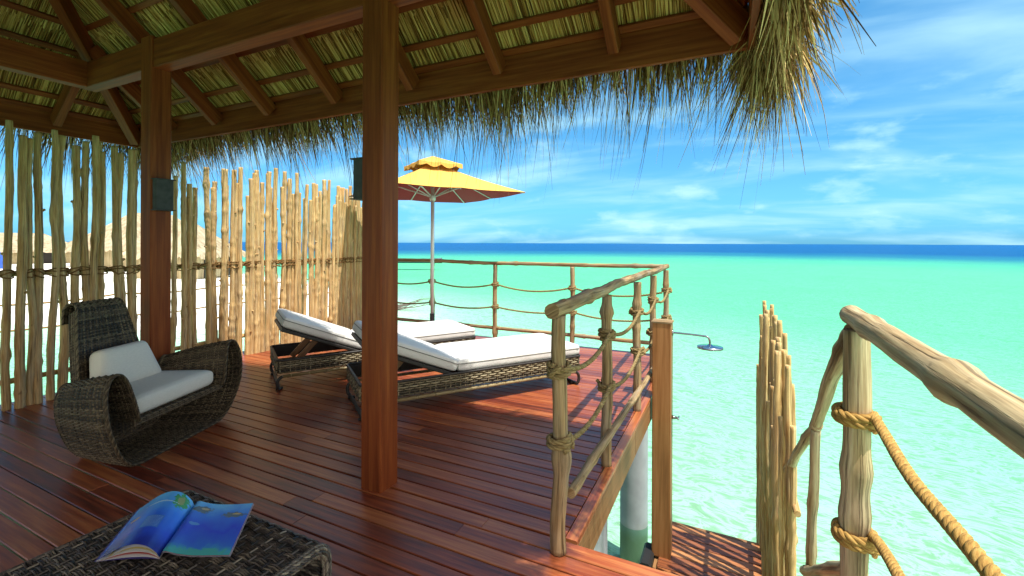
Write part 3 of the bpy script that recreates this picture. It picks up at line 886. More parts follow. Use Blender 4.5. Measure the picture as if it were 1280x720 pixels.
side = thing('rope_railing', 'pole railing with sagging ropes along the right edge of the upper deck above the water', 'railing', (-.69, 3.8, 0))
SY = [1.94, 2.83, 3.87, 4.75, 5.78]
XR = -.695
zt = {}
for i, y in enumerate(SY):
    mb = MB(); stick(mb, (XR + .0, y, 0.002), (XR, y, 1.075), .036 - .001 * i, .032, .012, 14, 12, 2, .02); mb.build('post', M['rail'], side)
mb = MB(); stick(mb, (XR + .005, 1.83, 1.105), (XR, 3.60, 1.125), .034, .032, .012, 22, 12, 2, .025); stick(mb, (XR, 3.58, 1.12), (XR, 5.86, 1.12), .032, .030, .012, 22, 12, 2, .025); mb.build('top_rail', M['rail'], side)
mb = MB(); stick(mb, (XR + .035, 2.00, .24), (XR + .035, 3.9, .20), .024, .023, .010, 18, 10, 2, .03); stick(mb, (XR + .03, 3.88, .19), (XR + .03, 5.75, .17), .023, .022, .012, 18, 10, 2, .03); mb.build('lower_rail', M['rail'], side)
for z in (.82, .49):
    mb = MB()
    for y0, y1 in zip(SY[:-1], SY[1:]):
        rope(mb, sag((XR + .03, y0 + .05, z), (XR + .03, y1 - .05, z + .02), .05 + rng.random() * .025), .0128)
    ro = mb.build('rope', M['rope_dull'], side)
    for i, y in enumerate(SY):
        mb = MB(); knot(mb, (XR, y, z + .01), .034, .0128, rng.random() * 6); mb.build('knot', M['rope_dull'], ro)

back = thing('rope_railing', 'long pole railing with ropes along the far edge of the deck behind the sun loungers', 'railing', (-3, 5.88, 0))
BX = [-1.92, -3.10, -4.22, -5.30]
YB = 5.88
for x in BX:
    mb = MB(); stick(mb, (x, YB, 0.002), (x, YB, 1.08), .034, .032, .012, 14, 10, 2, .02); mb.build('post', M['rail'], back)
mb = MB(); stick(mb, (-5.45, YB, 1.125), (-3.0, YB, 1.10), .027, .027, .012, 26, 9, 4, .03); stick(mb, (-3.08, YB, 1.10), (-.70, YB + .02, 1.115), .027, .027, .012, 26, 9, 4, .03); mb.build('top_rail', M['rail'], back)
mb = MB(); stick(mb, (-5.4, YB, .145), (-3.0, YB, .15), .026, .026, .012, 26, 9, 3, .03); stick(mb, (-3.06, YB, .15), (-.75, YB, .15), .026, .026, .012, 26, 9, 3, .03); mb.build('lower_rail', M['rail'], back)
for z in (.79, .46):
    mb = MB(); xs = [-.72] + BX
    for xa, xb in zip(xs[:-1], xs[1:]):
        rope(mb, sag((xa - .03, YB, z), (xb + .03, YB, z), .035 + rng.random() * .04), .013, steps=7, sides=5)
    ro = mb.build('rope', M['rope_dull'], back)
    for x in BX:
        mb = MB(); knot(mb, (x, YB, z), .032, .013, rng.random() * 6); mb.build('knot', M['rope_dull'], ro)

stair = thing('stair_railing', 'thick pole handrail with knotted golden rope beside the steps down at the right', 'railing', (.34, 1.65, 0))
XS = .335
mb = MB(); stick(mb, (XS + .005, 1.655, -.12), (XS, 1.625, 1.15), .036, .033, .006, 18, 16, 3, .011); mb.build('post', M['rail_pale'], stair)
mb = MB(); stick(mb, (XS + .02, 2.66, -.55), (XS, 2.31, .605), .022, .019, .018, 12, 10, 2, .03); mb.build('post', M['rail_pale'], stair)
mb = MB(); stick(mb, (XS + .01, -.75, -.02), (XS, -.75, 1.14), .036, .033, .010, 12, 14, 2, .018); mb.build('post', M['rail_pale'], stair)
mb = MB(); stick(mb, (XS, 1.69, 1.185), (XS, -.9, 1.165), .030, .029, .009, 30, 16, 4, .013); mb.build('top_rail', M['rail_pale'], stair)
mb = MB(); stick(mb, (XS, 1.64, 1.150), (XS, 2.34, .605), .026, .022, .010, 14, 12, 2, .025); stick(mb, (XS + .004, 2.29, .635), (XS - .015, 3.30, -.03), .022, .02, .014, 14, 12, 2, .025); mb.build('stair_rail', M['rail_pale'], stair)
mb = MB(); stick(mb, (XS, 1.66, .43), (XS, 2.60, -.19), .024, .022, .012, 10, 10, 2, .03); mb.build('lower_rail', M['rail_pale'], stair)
for z, sg in ((.895, .30), (.545, .10)):
    mb = MB()
    if z > .7:
        cpts = [(XS + .045, 1.60, z + .02), (XS + .035, 1.50, z + .0), (XS + .02, 1.2, z - .0 + .02), (XS + .01, .86, z + .03), (XS, .45, z + .03), (XS, 0, z + .02), (XS, -.7, z)]
        P = catmull([(XS + .038, 1.61, .91), (XS + .03, 1.47, .905), (XS + .01, 1.2, .91), (XS, .86, .935), (XS, .3, .93), (XS, -.2, .92), (XS, -.7, .91)], 10)
    else:
        P = catmull([(XS + .038, 1.63, .56), (XS + .03, 1.5, .60), (XS + .01, 1.26, .655), (XS, .86, .67), (XS, .3, .64), (XS, -.2, .60), (XS, -.7, .56)], 10)
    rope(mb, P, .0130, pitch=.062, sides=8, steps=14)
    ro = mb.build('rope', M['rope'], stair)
    mb = MB(); c = (XS + .002, 1.635, z)
    rope(mb, coil(c, .048, 2.05, .034, -.9, 26, .006), .0130, pitch=.062, sides=8, steps=14); mb.build('knot', M['rope'], ro)

# stake screen on the right of the landing
scr = thing('stake_screen', 'narrow screen of tall thin stakes stepping down beside the shower landing', 'fence', (.3, 4, -1.4))
SS = [(5.02, .26, .22), (4.95, .28, .16), (4.86, .27, .73), (4.78, .30, .45), (4.68, .31, .80), (4.58, .29, .60), (4.46, .30, .77), (4.36, .32, .89), (4.26, .30, .70), (4.15, .31, .885), (4.05, .30, .60), (3.94, .30, .86), (3.84, .31, .50), (3.74, .31, .84), (3.64, .30, .70), (3.54, .31, .885), (3.45, .32, .81), (3.36, .31, .62), (3.27, .31, .74), (3.17, .31, .73), (3.08, .32, .69), (3.24, .345, .54), (3.42, .27, .2), (3.02, .335, .36)]
for y in np.arange(3.1, 5.0, .07): SS.append((y, .262 + rng.random() * .03, min(.2 + rng.random() * .75, .86)))
for y, x, z in SS:
    mb = MB(); r = .014 + rng.random() * .008
    stick(mb, (x, y + rng.normal(0, .01), -1.9), (x + rng.normal(0, .008), y + rng.normal(0, .012), z), r * 1.15, r * .85, .022, 16, 9, 7, .06); mb.build('stake', M['stick'], scr)
mb = MB()
for z in (-.1, -1.0): stick(mb, (.345, 2.95, z), (.335, 5.05, z), .018, .018, .006, 14, 8, 1)
mb.build('fence_rail', M['stick'], scr)

# ------------------------------------------------------------------ outdoor shower
sh = thing('outdoor_shower', 'square wooden shower post with chrome rain head on the lower landing', 'shower', (-.54, 4.29, -1.4))
mb = MB(); box(mb, (-.625, 4.215, -1.40), (-.463, 4.365, .685), .006); mb.build('post', M['post_pale'], sh)
mb = MB(); box(mb, (-.632, 4.208, .686), (-.456, 4.372, .702), .004); mb.build('post_cap', M['rail'], sh)
mb = MB()
ap = catmull([(-.463, 4.29, .60), (-.34, 4.29, .598), (-.20, 4.29, .592), (-.165, 4.29, .583), (-.152, 4.29, .555), (-.150, 4.29, .515)], 6)
tube(mb, ap, .0095, 10); tube(mb, [(-.462, 4.29, .60), (-.450, 4.29, .60)], .028, 16); mb.build('arm', M['chrome'], sh)
mb = MB(); tube(mb, [(-.15, 4.29, .525), (-.15, 4.29, .512), (-.15, 4.29, .505), (-.15, 4.29, .490)], [.014, .03, .105, .107], 32); mb.build('shower_head', M['chrome'], sh)
mb = MB(); tube(mb, [(-.462, 4.29, -.16), (-.43, 4.29, -.16)], .016, 12); tube(mb, [(-.405, 4.25, -.16), (-.405, 4.33, -.16)], .008, 10); tube(mb, [(-.43, 4.29, -.16), (-.40, 4.29, -.16)], .011, 10); mb.build('tap', M['chrome'], sh)

# ------------------------------------------------------------------ parasol
PXc, PYc = -3.97, 5.53
par = thing('garden_parasol', 'square yellow parasol with maroon underside on a slim steel pole behind the loungers', 'parasol', (PXc, PYc, 0))
th_ = R(33); e1 = np.array([math.sin(th_), math.cos(th_), 0]); e2 = np.array([-e1[1], e1[0], 0])
C0 = np.array([PXc, PYc, 0])
a_ = 1.0; zE, zA = 2.115, 2.60
def canopy(z_e, z_a, half, mbx, n=10, inner=0.0, sagk=.03, drop=0):
    for q in range(4):
        d1, d2 = [(e1, e2), (e2, -e1), (-e1, -e2), (-e2, e1)][q]
        s = np.linspace(inner, 1, n); t = np.linspace(-1, 1, 2 * n + 1)
        S_, T_ = np.meshgrid(s, t, indexing='ij')
        P = C0 + half * S_[..., None] * d1 + half * (S_ * T_)[..., None] * d2
        zz = z_a + (z_e - z_a) * S_ - sagk * np.sin(np.pi * S_) - .02 * S_ * (1 - np.abs(T_)) * np.abs(np.sin(np.pi * T_))
        P[..., 2] = zz - drop
        mbx.add(P.reshape(-1, 3), grid_faces(*S_.shape))
mb = MB(); canopy(zE, zA, a_, mb); cano = mb.build('canopy', M['yellow'], par)
mb = MB(); canopy(zE, zA, a_ - .004, mb, drop=.007); mb.build('canopy_lining', M['maroon'], cano)
mb = MB()
canopy(2.545, 2.685, .33, mb, 6, 0.0, .0)
for q in range(4):                                        # scalloped valance of the vent cap
    d1, d2 = [(e1, e2), (e2, -e1), (-e1, -e2), (-e2, e1)][q]
    t = np.linspace(-1, 1, 41)
    lo = .03 + .035 * np.abs(np.sin(t * np.pi * 1.5))
    top = C0 + .33 * d1 + .33 * t[:, None] * d2; top[:, 2] = 2.545 - .02 * (1 - np.abs(t)) * np.abs(np.sin(np.pi * t))
    bot = top.copy() + d1 * .004; bot[:, 2] -= lo
    mb.add(np.concatenate([top, bot]), grid_faces(2, 41))
mb.build('vent_cap', M['yellow'], par)
mb = MB(); tube(mb, [(PXc, PYc, .05), (PXc, PYc, 1.3), (PXc, PYc, 2.66)], .027, 16); mb.build('pole', M['steel'], par)
mb = MB(); tube(mb, [(PXc, PYc, .0), (PXc, PYc, .045), (PXc, PYc, .05)], [.27, .27, .25], 32); tube(mb, [(PXc, PYc, .05), (PXc, PYc, .35)], .036, 16); mb.build('base', M['frame_dark'], par)
mb = MB(); tube(mb, [(PXc, PYc, 2.02), (PXc, PYc, 2.04), (PXc, PYc, 2.10), (PXc, PYc, 2.12)], [.035, .045, .045, .035], 16); mb.build('hub', M['steel'], par)
for k in range(8):
    dirs = [e1 + e2, e2, e2 - e1, -e1, -e1 - e2, -e2, e1 - e2, e1][k]
    tip = C0 + a_ * .985 * dirs; tip[2] = zE - .012
    top = C0 + .02 * dirs; top[2] = zA - .03
    mid = C0 + a_ * .52 * dirs; mid[2] = zA + (zE - zA) * .52 - .045
    mb = MB(); tube(mb, [top, mid, tip], .009, 6); rb = mb.build('rib', M['steel'], par)
    h0 = C0 + .03 * dirs / np.linalg.norm(dirs); h0[2] = 2.08
    mb = MB(); tube(mb, [h0, mid], .009, 6); mb.build('strut', M['steel'], rb)

# ------------------------------------------------------------------ sun loungers
LL, LW = 2.09, .72


def make_lounger():
    root = thing('sun_lounger', 'x', 'sun lounger', (0, 0, 0), 0, 'sun loungers on the deck')
    mb = MB()
    z0, z1 = .165, .285
    pc = [(0, 0), (LL, 0), (LL, LW), (0, LW)]
    cor = []
    rc = .035
    for (cx_, cy_), a0 in zip([(rc, rc), (LL - rc, rc), (LL - rc, LW - rc), (rc, LW - rc)], (180, 270, 0, 90)):
        for a in np.linspace(a0, a0 + 90, 5): cor.append((cx_ + rc * math.cos(R(a)), cy_ + rc * math.sin(R(a)), 0))
    per = resample(np.array(cor + cor[:1]), .02); Lp = np.linspace(0, 1, len(per))
    def S(u, v):
        x = np.interp(u, Lp, per[:, 0]); y = np.interp(u, Lp, per[:, 1]); return np.stack([x, y, z1 + (z0 - z1) * v], -1)
    weave(mb, S, 6, 127, .0150, .008, .0075, 1, False, 6, False)
    k = np.linspace(0, 1, 127)[:-1]
    for kk_ in k:                                    # the upright stakes of the apron
        p = S(np.array([kk_, kk_]), np.array([0., 1.])); tube(mb, p, .0055, 5, False)
    mb.build('apron', M['wicker_grey'], root, False)
    mb = MB()
    Pb = np.stack([np.stack([.007 + per[:, 0] * (1 - .014 / LL), .007 + per[:, 1] * (1 - .014 / LW), 0 * Lp + zz_], -1) for zz_ in (z0 + .004, z1 - .002)], 0)
    mb.add(Pb.reshape(-1, 3), grid_faces(2, len(per)))  # dark sheet behind the apron, puts shade into its gaps
    rim = np.array(cor + cor[:1]); rim[:, 2] = z1 + .004
    tube(mb, rim, .011, 6, False)
    inner = [(.02, .02), (LL - .02, .02), (LL - .02, LW - .02), (.02, LW - .02)]
    for (x0_, y0_, x1_, y1_) in ((.012, .012, LL - .012, .024), (.012, LW - .024, LL - .012, LW - .012), (.012, .03, .024, LW - .03), (LL - .024, .03, LL - .012, LW - .03), (.80, .03, .83, LW - .03)):
        box(mb, (x0_, y0_, .19), (x1_, y1_, .28), .002)
    box(mb, (.84, .03, .262), (LL - .03, LW - .03, .283), .003)
    mb.build('frame', M['frame_dark'], root, False)
    zr = .135
    for y in (.012, LW - .012):
        mb = MB(); tube(mb, [(.05, y, zr), (.7, y, zr), (1.4, y, zr), (LL - .06, y, zr)], .0145, 10)
        for x in np.arange(.12, LL - .1, .16): tube(mb, [(x - .006, y, zr), (x + .006, y, zr)], .0162, 10)
        mb.build('side_rail', M['bamboo'], root, False)
    for xe, sgn in ((.05, -1), (LL - .06, 1)):
        mb = MB()
        ds = sgn * .045
        path = catmull([(xe, .012, zr), (xe + ds * .6, .012, .12), (xe + ds, .010, .085), (xe + ds * .9, .012, .035), (xe + ds * .6, .03, .016), (xe + ds * .5, .12, .015), (xe + ds * .5, LW / 2, .015), (xe + ds * .5, LW - .12, .015), (xe + ds * .6, LW - .03, .016), (xe + ds * .9, LW - .012, .035), (xe + ds, LW - .010, .085), (xe + ds * .6, LW - .012, .12), (xe, LW - .012, zr)], 6)
        tube(mb, path, .0145, 10)
        for y in (.08, LW - .08): tube(mb, [(xe + ds * .5 - .03, y, .012), (xe + ds * .5 + .03, y, .012)], .013, 8)
        mb.build('leg', M['frame_dark'], root, False)
    xs_ = .785; tl = R(22.5); BL = .82
    def up(P):
        """local back frame: x from hinge to head, z up from the back panel"""
        P = A3(P); q = P.copy()
        q[:, 0] = xs_ - P[:, 0] * math.cos(tl) + P[:, 2] * math.sin(tl)
        q[:, 2] = .285 + P[:, 0] * math.sin(tl) + P[:, 2] * math.cos(tl)
        return q
    mb = MB()
    nb = MB(); box(nb, (0, .015, -.035), (BL - .02, LW - .015, -.004), .006)
    for v_, f_, u_, s__ in zip([np.concatenate(nb.v)], [None], [None], [None]): pass
    V = up(np.concatenate(nb.v)); mb.v.append(V); mb.f = nb.f; mb.uv = nb.uv; mb.sm = nb.sm; mb.n = nb.n
    mb.build('backrest', M['frame_dark'], root, False)
    mb = MB()
    beam(mb, (.18, LW * .5 - .14, .205), (.38, LW * .5 - .14, .415), .03, .055); beam(mb, (.18, LW * .5 + .14, .205), (.38, LW * .5 + .14, .415), .03, .055)
    mb.build('prop', M['prop'], root, False)
    mb = MB(); rounded(mb, (LL - xs_ - .005, LW - .012, .108), .035, .008, 20, lambda P: P + np.array([xs_ + .012, .006, .290]), 7)
    sm_ = mb.build('seat_mattress', M['mattress'], root, False)
    mb = MB()
    def wf(P):
        return up(P + np.array([.0, .006, .004]))
    rounded(mb, (BL, LW - .012, .108), .035, .008, 20, wf, 7)
    bm_ = mb.build('back_mattress', M['mattress'], root, False)
    for o_, f_, L_ in ((sm_, lambda P: P + np.array([xs_ + .012, .006, .290]), LL - xs_ - .005), (bm_, wf, BL)):
        mb = MB(); r_ = .033
        pts = []
        W_ = LW - .012
        for (cx_, cy_), a0 in zip([(r_, r_), (L_ - r_, r_), (L_ - r_, W_ - r_), (r_, W_ - r_)], (180, 270, 0, 90)):
            for a in np.linspace(a0, a0 + 90, 5): pts.append((cx_ + (r_ + .0015) * math.cos(R(a)), cy_ + (r_ + .0015) * math.sin(R(a)), .072))
        P = f_(A3(pts + pts[:1])); tube(mb, resample(P, .04), .0032, 5, False)
        mb.build('piping', M['piping'], o_, False)
    return root


def copy_tree(o, parent=None):
    c = o.copy(); COL.objects.link(c); c.parent = parent
    for ch in [x for x in bpy.data.objects if x.parent == o]:
        copy_tree(ch, c)
    return c


L1 = make_lounger(); L1.location = (-2.55, 2.63, 0); L1.rotation_euler = (0, 0, math.atan2(.809, .588))
tag(L1, 'wicker sun lounger with white mattress half hidden by the front pavilion post')
L2 = copy_tree(L1); L2.location = (-3.80, 2.85, 0); L2.rotation_euler = (0, 0, math.atan2(.848, .53))
tag(L2, 'wicker sun lounger with white mattress and raised back nearer the stake fence')

# ------------------------------------------------------------------ wicker armchair
CA = np.array([-3.313, 1.53, 0.]); cd = np.array([-.3617, .9323, 0]); cb = np.array([-.9323, -.3617, 0])
chair = thing('wicker_armchair', 'wide dark wicker lounge armchair with scroll arms and rolled tall back by the left post', 'armchair', tuple(CA + cd * .345 + cb * .28), math.atan2(cd[1], cd[0]))
# local frame: x = along the front (towards the viewer's right), y = towards the back is  +90deg of x -> cb ; check sign
sgnb = 1.0 if np.cross(cd, cb)[2] > 0 else -1.0
prof = catmull([(-.37, .285), (-.385, .33), (-.41, .44), (-.44, .545), (-.485, .60), (-.545, .585), (-.585, .52), (-.60, .42), (-.575, .28), (-.50, .13), (-.40, .035), (-.30, .008),
                (0, .006), (.30, .008), (.40, .035), (.50, .13), (.575, .28), (.60, .42), (.585, .52), (.545, .585), (.485, .60), (.44, .545), (.41, .44), (.385, .33), (.37, .285)] if False else
               [(-.36, .285, 0), (-.375, .34, 0), (-.40, .45, 0), (-.425, .545, 0), (-.465, .600, 0), (-.52, .590, 0), (-.558, .525, 0), (-.57, .43, 0), (-.555, .30, 0), (-.495, .15, 0), (-.415, .045, 0), (-.325, .008, 0),
                (-.1, .006, 0), (.1, .006, 0), (.325, .008, 0), (.415, .045, 0), (.495, .15, 0), (.555, .30, 0), (.57, .43, 0), (.558, .525, 0), (.52, .590, 0), (.465, .600, 0), (.425, .545, 0), (.40, .45, 0), (.375, .34, 0), (.36, .285, 0)], 8)
pl_ = np.concatenate([[0], np.cumsum(np.linalg.norm(np.diff(prof, axis=0), axis=1))]); pl_ /= pl_[-1]
DEP = .45


def band(u, v):
    x = np.interp(v, pl_, prof[:, 0]); z = np.interp(v, pl_, prof[:, 1])
    t = u
    upk = np.clip(z / .6, 0, 1)
    y0 = -.27 + .035 * (1 - upk) * 0
    y = y0 + t * DEP
    sx = 1 - .25 * t ** 1.3
    zz = z * (1 - .17 * t ** 1.3 * upk)
    # front edge leans out a little at the arms, tucks in at the floor
    y = y + sgnb * 0 - .03 * (1 - t) * np.sin(np.pi * upk)
    return np.stack([x * sx, y * sgnb, zz], -1)


mb = MB()
dark_backing = MB()  # dark sheets behind the weave, painting its gaps in shade
def skin(S, nu=12, nv=60):
    uu, vv = np.meshgrid(np.linspace(0, 1, nu), np.linspace(0, 1, nv), indexing='ij'); dark_backing.add(S(uu, vv).reshape(-1, 3), grid_faces(nu, nv))
weave(mb, band, 262, 17, .0100, .008, .0062, 1, False); skin(band, 12, 140)
# rolled border along both open edges
for uu in (0.0, 1.0):
    vv = np.linspace(0, 1, 150); e_ = band(np.full_like(vv, uu), vv)
    for off_ in (.0, .012):
        rope(mb, e_ + np.array([0, (off_ - .004) * (1 if uu > .5 else -1) * sgnb, .004]), .0085, pitch=.05, steps=6, sides=5)
mb.build('shell', M['wicker'], chair, False)
# seat panel
mb = MB()
def seat(u, v):
    x = (-.375 + .75 * v); y = -.275 + u * .50
    return np.stack([x * (1 - .26 * u ** 1.3), y * sgnb, .290 - .02 * u + 0 * x], -1)
weave(mb, seat, 58, 17, .0100, .008, .0055, 1, False); skin(seat)
for off_ in (0, .013, .026):
    rope(mb, seat(np.zeros(30), np.linspace(0, 1, 30)) + np.array([0, -.004 * sgnb, -off_]), .0085, pitch=.05, steps=6, sides=5)
mb.build('seat', M['wicker'], chair, False)
# closed rear between the arms
mb = MB()
def rear(u, v):
    x = (-.30 + .60 * u); z = .03 + .40 * v
    return np.stack([x, (.165 + .03 * v) * sgnb + 0 * z, z], -1)
weave(mb, rear, 32, 21, .0100, .008, .0055, 1, False); skin(rear)
mb.build('rear_panel', M['wicker'], chair, False)
# tall tapering back with the top rolled over backwards
bp_ = catmull([(.205, .29, 0), (.235, .45, 0), (.275, .65, 0), (.315, .83, 0), (.335, .925, 0), (.36, .968, 0), (.40, .975, 0), (.435, .945, 0), (.445, .89, 0), (.445, .835, 0)], 8)
bl_ = np.concatenate([[0], np.cumsum(np.linalg.norm(np.diff(bp_, axis=0), axis=1))]); bl_ /= bl_[-1]
def backp(u, v, dy=0.0):
    y = np.interp(v, bl_, bp_[:, 0]); z = np.interp(v, bl_, bp_[:, 1])
    hw = np.interp(z, [.29, .62, .90, .98], [.265, .225, .178, .160])
    hw = np.where(v > .78, np.minimum(hw, .165), hw)
    x = (2 * u - 1) * hw
    y = y + .05 * (1 - np.abs(2 * u - 1) ** 2.0) * np.clip(1 - v * 1.3, 0, 1)
    return np.stack([x, (y + dy) * sgnb, z], -1)
mb = MB()
weave(mb, backp, 80, 17, .0100, .008, .0062, 1, False); skin(backp)
def backq(u, v):                                         # rear skin, 5 cm behind
    return backp(u, v * .70, .05)
weave(mb, backq, 56, 17, .0100, .008, .0055, 1, False); skin(backq)
for uu in (0., 1.):
    vv = np.linspace(0, .74, 60); p0_ = backp(np.full_like(vv, uu), vv); p1_ = backq(np.full_like(vv, uu), vv / .74 * 1.0)
    def edge(u, v, p0_=p0_, p1_=p1_):
        k = v * (len(p0_) - 1)
        a = np.stack([np.interp(k, np.arange(len(p0_)), p0_[:, i]) for i in range(3)], -1)
        c = np.stack([np.interp(k, np.arange(len(p0_)), p1_[:, i]) for i in range(3)], -1)
        return a + (c - a) * u[..., None]
    weave(mb, edge, 70, 4, .0105, .007, .003)
    vv = np.linspace(0, 1, 90); rope(mb, backp(np.full_like(vv, uu), vv), .008, pitch=.05, steps=6, sides=5)
mb.build('backrest', M['wicker'], chair, False)
dark_backing.build('frame', M['frame_dark'], chair, False)  # dark backing rather than a frame, shade for the weave gaps
# cushions
mb = MB()
def cseat(P):
    q = P.copy(); q[:, 0] = (P[:, 0] - .345) * (1 - .12 * P[:, 1] / .5)
    q[:, 1] = (P[:, 1] - .255) * sgnb; q[:, 2] = P[:, 2] + .300 - .02 * P[:, 1]
    return q
rounded(mb, (.69, .44, .115), .04, .012, 18, cseat, 7); o_ = mb.build('seat_cushion', M['cushion'], chair, False)
mb = MB()
def cback(P):
    a = R(17); x = (P[:, 0] - .25) * (1 - .30 * np.clip(P[:, 1] / .30, 0, 1)); h = P[:, 1]; tk = P[:, 2]
    q = np.stack([x, (.125 + h * math.sin(a) - (tk - .05) * math.cos(a)) * sgnb, .385 + h * math.cos(a) + (tk - .05) * math.sin(a)], 1)
    return q
rounded(mb, (.50, .29, .105), .04, .018, 18, cback, 7); mb.build('back_cushion', M['cushion'], chair, False)

# ------------------------------------------------------------------ wicker table and magazine
TX0, TX1, TY0, TY1, TZ = -1.97, -1.215, .40, 1.115, .40
tab = thing('wicker_table', 'low dark wicker coffee table with rounded edges and an open magazine on it', 'table', ((TX0 + TX1) / 2, (TY0 + TY1) / 2, 0))
rc = .065
lp = []
for (cy_, cz_), a0 in zip([(TY1 - rc, TZ - rc), (TY1 - rc, rc), (TY0 + rc, rc), (TY0 + rc, TZ - rc)], (90, 0, -90, -180)):
    for a in np.linspace(a0, a0 - 90, 7): lp.append((0, cy_ + rc * math.cos(R(a)), cz_ + rc * math.sin(R(a))))
lp = np.array(lp + lp[:1]); lpl = np.concatenate([[0], np.cumsum(np.linalg.norm(np.diff(lp, axis=0), axis=1))]); TL = lpl[-1]; lpl /= TL
def tsurf(u, v):
    y = np.interp(v, lpl, lp[:, 1]); z = np.interp(v, lpl, lp[:, 2])
    return np.stack([TX0 + .012 + (TX1 - TX0 - .024) * u, y, z], -1)
mb = MB()
weave(mb, tsurf, int(TL / .0066), 24, .0056, .0056, .0036, 4, False, 60, True)
mb.build('woven_top', M['wicker_black'], tab)
mb = MB(); uu_, vv_ = np.meshgrid(np.linspace(0, 1, 4), np.linspace(0, 1, 80), indexing='ij'); mb.add(tsurf(uu_, vv_).reshape(-1, 3), grid_faces(4, 80)); mb.build('frame', M['frame_dark'], tab)  # dark sheet inside the weave, shade painted between its strands
mb = MB()
def tinner(u, v):
    q = tsurf(u, v); cyy, czz = (TY0 + TY1) / 2, TZ / 2
    q[..., 1] = cyy + (q[..., 1] - cyy) * .925; q[..., 2] = czz + (q[..., 2] - czz) * .86
    return q
weave(mb, tinner, int(TL / .011), 22, .0105, .006, .0045, 2, True, 60, False)
mb.build('woven_lining', M['wicker_black'], tab)
for x, uu in ((TX0, 0.), (TX1, 1.)):
    mb = MB()
    s = 1 if uu > .5 else -1
    for k_, (sc_, dx_) in enumerate(((1.0, -.006), (.985, .003), (.965, .007), (.945, .005), (.93, -.003))):
        q = lp.copy(); cyy, czz = (TY0 + TY1) / 2, TZ / 2
        q[:, 1] = cyy + (q[:, 1] - cyy) * (1 - (1 - sc_) * 1.0); q[:, 2] = czz + (q[:, 2] - czz) * (1 - (1 - sc_) * 1.9)
        q[:, 0] = x + s * dx_
        rope(mb, q, .0068, pitch=.04, steps=6, sides=5)
    mb.build('rim', M['wicker_black'], tab)


def page_mat(name, flip):
    m, b, p, o = newmat(name)
    tc = b.n('ShaderNodeTexCoord'); sp = b.n('ShaderNodeSeparateXYZ'); b.l(tc.outputs['UV'], sp.inputs[0])
    u, v = sp.outputs[0], sp.outputs[1]
    ns = b.n('ShaderNodeTexNoise'); ns.inputs['Scale'].default_value = 3.2; ns.inputs['Detail'].default_value = 6; b.l(tc.outputs['UV'], ns.inputs['Vector'])
    base = b.ramp(b.math('ADD', v, b.math('MULTIPLY', b.math('SUBTRACT', ns.outputs[0], .5), .5)),
                  [(0, (.07, .45, .50)), (.16, (.04, .17, .70)), (.45, (.03, .075, .74)), (.75, (.04, .20, .85)), (1, (.13, .50, .92))] if not flip else
                  [(0, (.015, .03, .28)), (.3, (.025, .09, .68)), (.6, (.035, .20, .85)), (1, (.11, .48, .92))])
    def blob(cu, cv, ru, rv, col, base, k=6.0, nzs=14.0, thr=.5):
        du = b.math('DIVIDE', b.math('SUBTRACT', u, cu), ru); dv = b.math('DIVIDE', b.math('SUBTRACT', v, cv), rv)
        d = b.math('SQRT', b.math('ADD', b.math('MULTIPLY', du, du), b.math('MULTIPLY', dv, dv)))
        n_ = b.n('ShaderNodeTexNoise'); n_.inputs['Scale'].default_value = nzs; n_.inputs['Detail'].default_value = 4; b.l(tc.outputs['UV'], n_.inputs['Vector'])
        f = b.math('MULTIPLY', b.math('SUBTRACT', b.math('ADD', 1.0, b.math('MULTIPLY', b.math('SUBTRACT', n_.outputs[0], .5), 1.6)), d), k, clamp=True)
        return b.mix(f, base, col)
    def rect(u0, u1, v0, v1, col, base, amt=1.0):
        f = b.math('MULTIPLY', b.math('MULTIPLY', b.math('GREATER_THAN', u, u0), b.math('LESS_THAN', u, u1)), b.math('MULTIPLY', b.math('GREATER_THAN', v, v0), b.math('LESS_THAN', v, v1)))
        return b.mix(b.math('MULTIPLY', f, amt), base, col)
    if flip:
        base = blob(.15, .86, .12, .14, (.05, .30, .08), base)
        base = blob(.15, .86, .05, .08, (.25, .32, .10), base)
        base = blob(.80, .60, .10, .035, (.50, .45, .28), base, 4)
        base = blob(.45, .80, .30, .016, (.35, .62, .85), base, 4, 30)
        base = rect(.22, .52, .30, .52, (.05, .19, .62), base, .9)
        fl = b.math('FRACT', b.math('MULTIPLY', v, 46.0)); nl = b.n('ShaderNodeTexNoise'); nl.inputs['Scale'].default_value = 120; b.l(tc.outputs['UV'], nl.inputs['Vector'])
        tx = b.math('MULTIPLY', b.math('GREATER_THAN', fl, .55), b.math('GREATER_THAN', nl.outputs[0], .46))
        inr = b.math('MULTIPLY', b.math('MULTIPLY', b.math('GREATER_THAN', u, .24), b.math('LESS_THAN', u, .50)), b.math('MULTIPLY', b.math('GREATER_THAN', v, .32), b.math('LESS_THAN', v, .50)))
        base = b.mix(b.math('MULTIPLY', b.math('MULTIPLY', tx, inr), .45), base, (.35, .55, .85))
    else:
        base = blob(.22, .84, .17, .07, (.10, .16, .20), base, 4)
        base = blob(.25, .86, .07, .025, (.45, .40, .25), base, 4)
        base = blob(.75, .76, .20, .06, (.11, .17, .22), base, 4)
        base = blob(.80, .78, .08, .018, (.50, .40, .18), base, 4)
        base = blob(.20, .55, .10, .03, (.10, .30, .75), base, 3)
        base = blob(.5, .03, .5, .10, (.07, .42, .40), base, 3)
    b.l(base, p.inputs['Base Color']); p.inputs['Roughness'].default_value = .22; p.inputs['Specular IOR Level'].default_value = .45
    return m


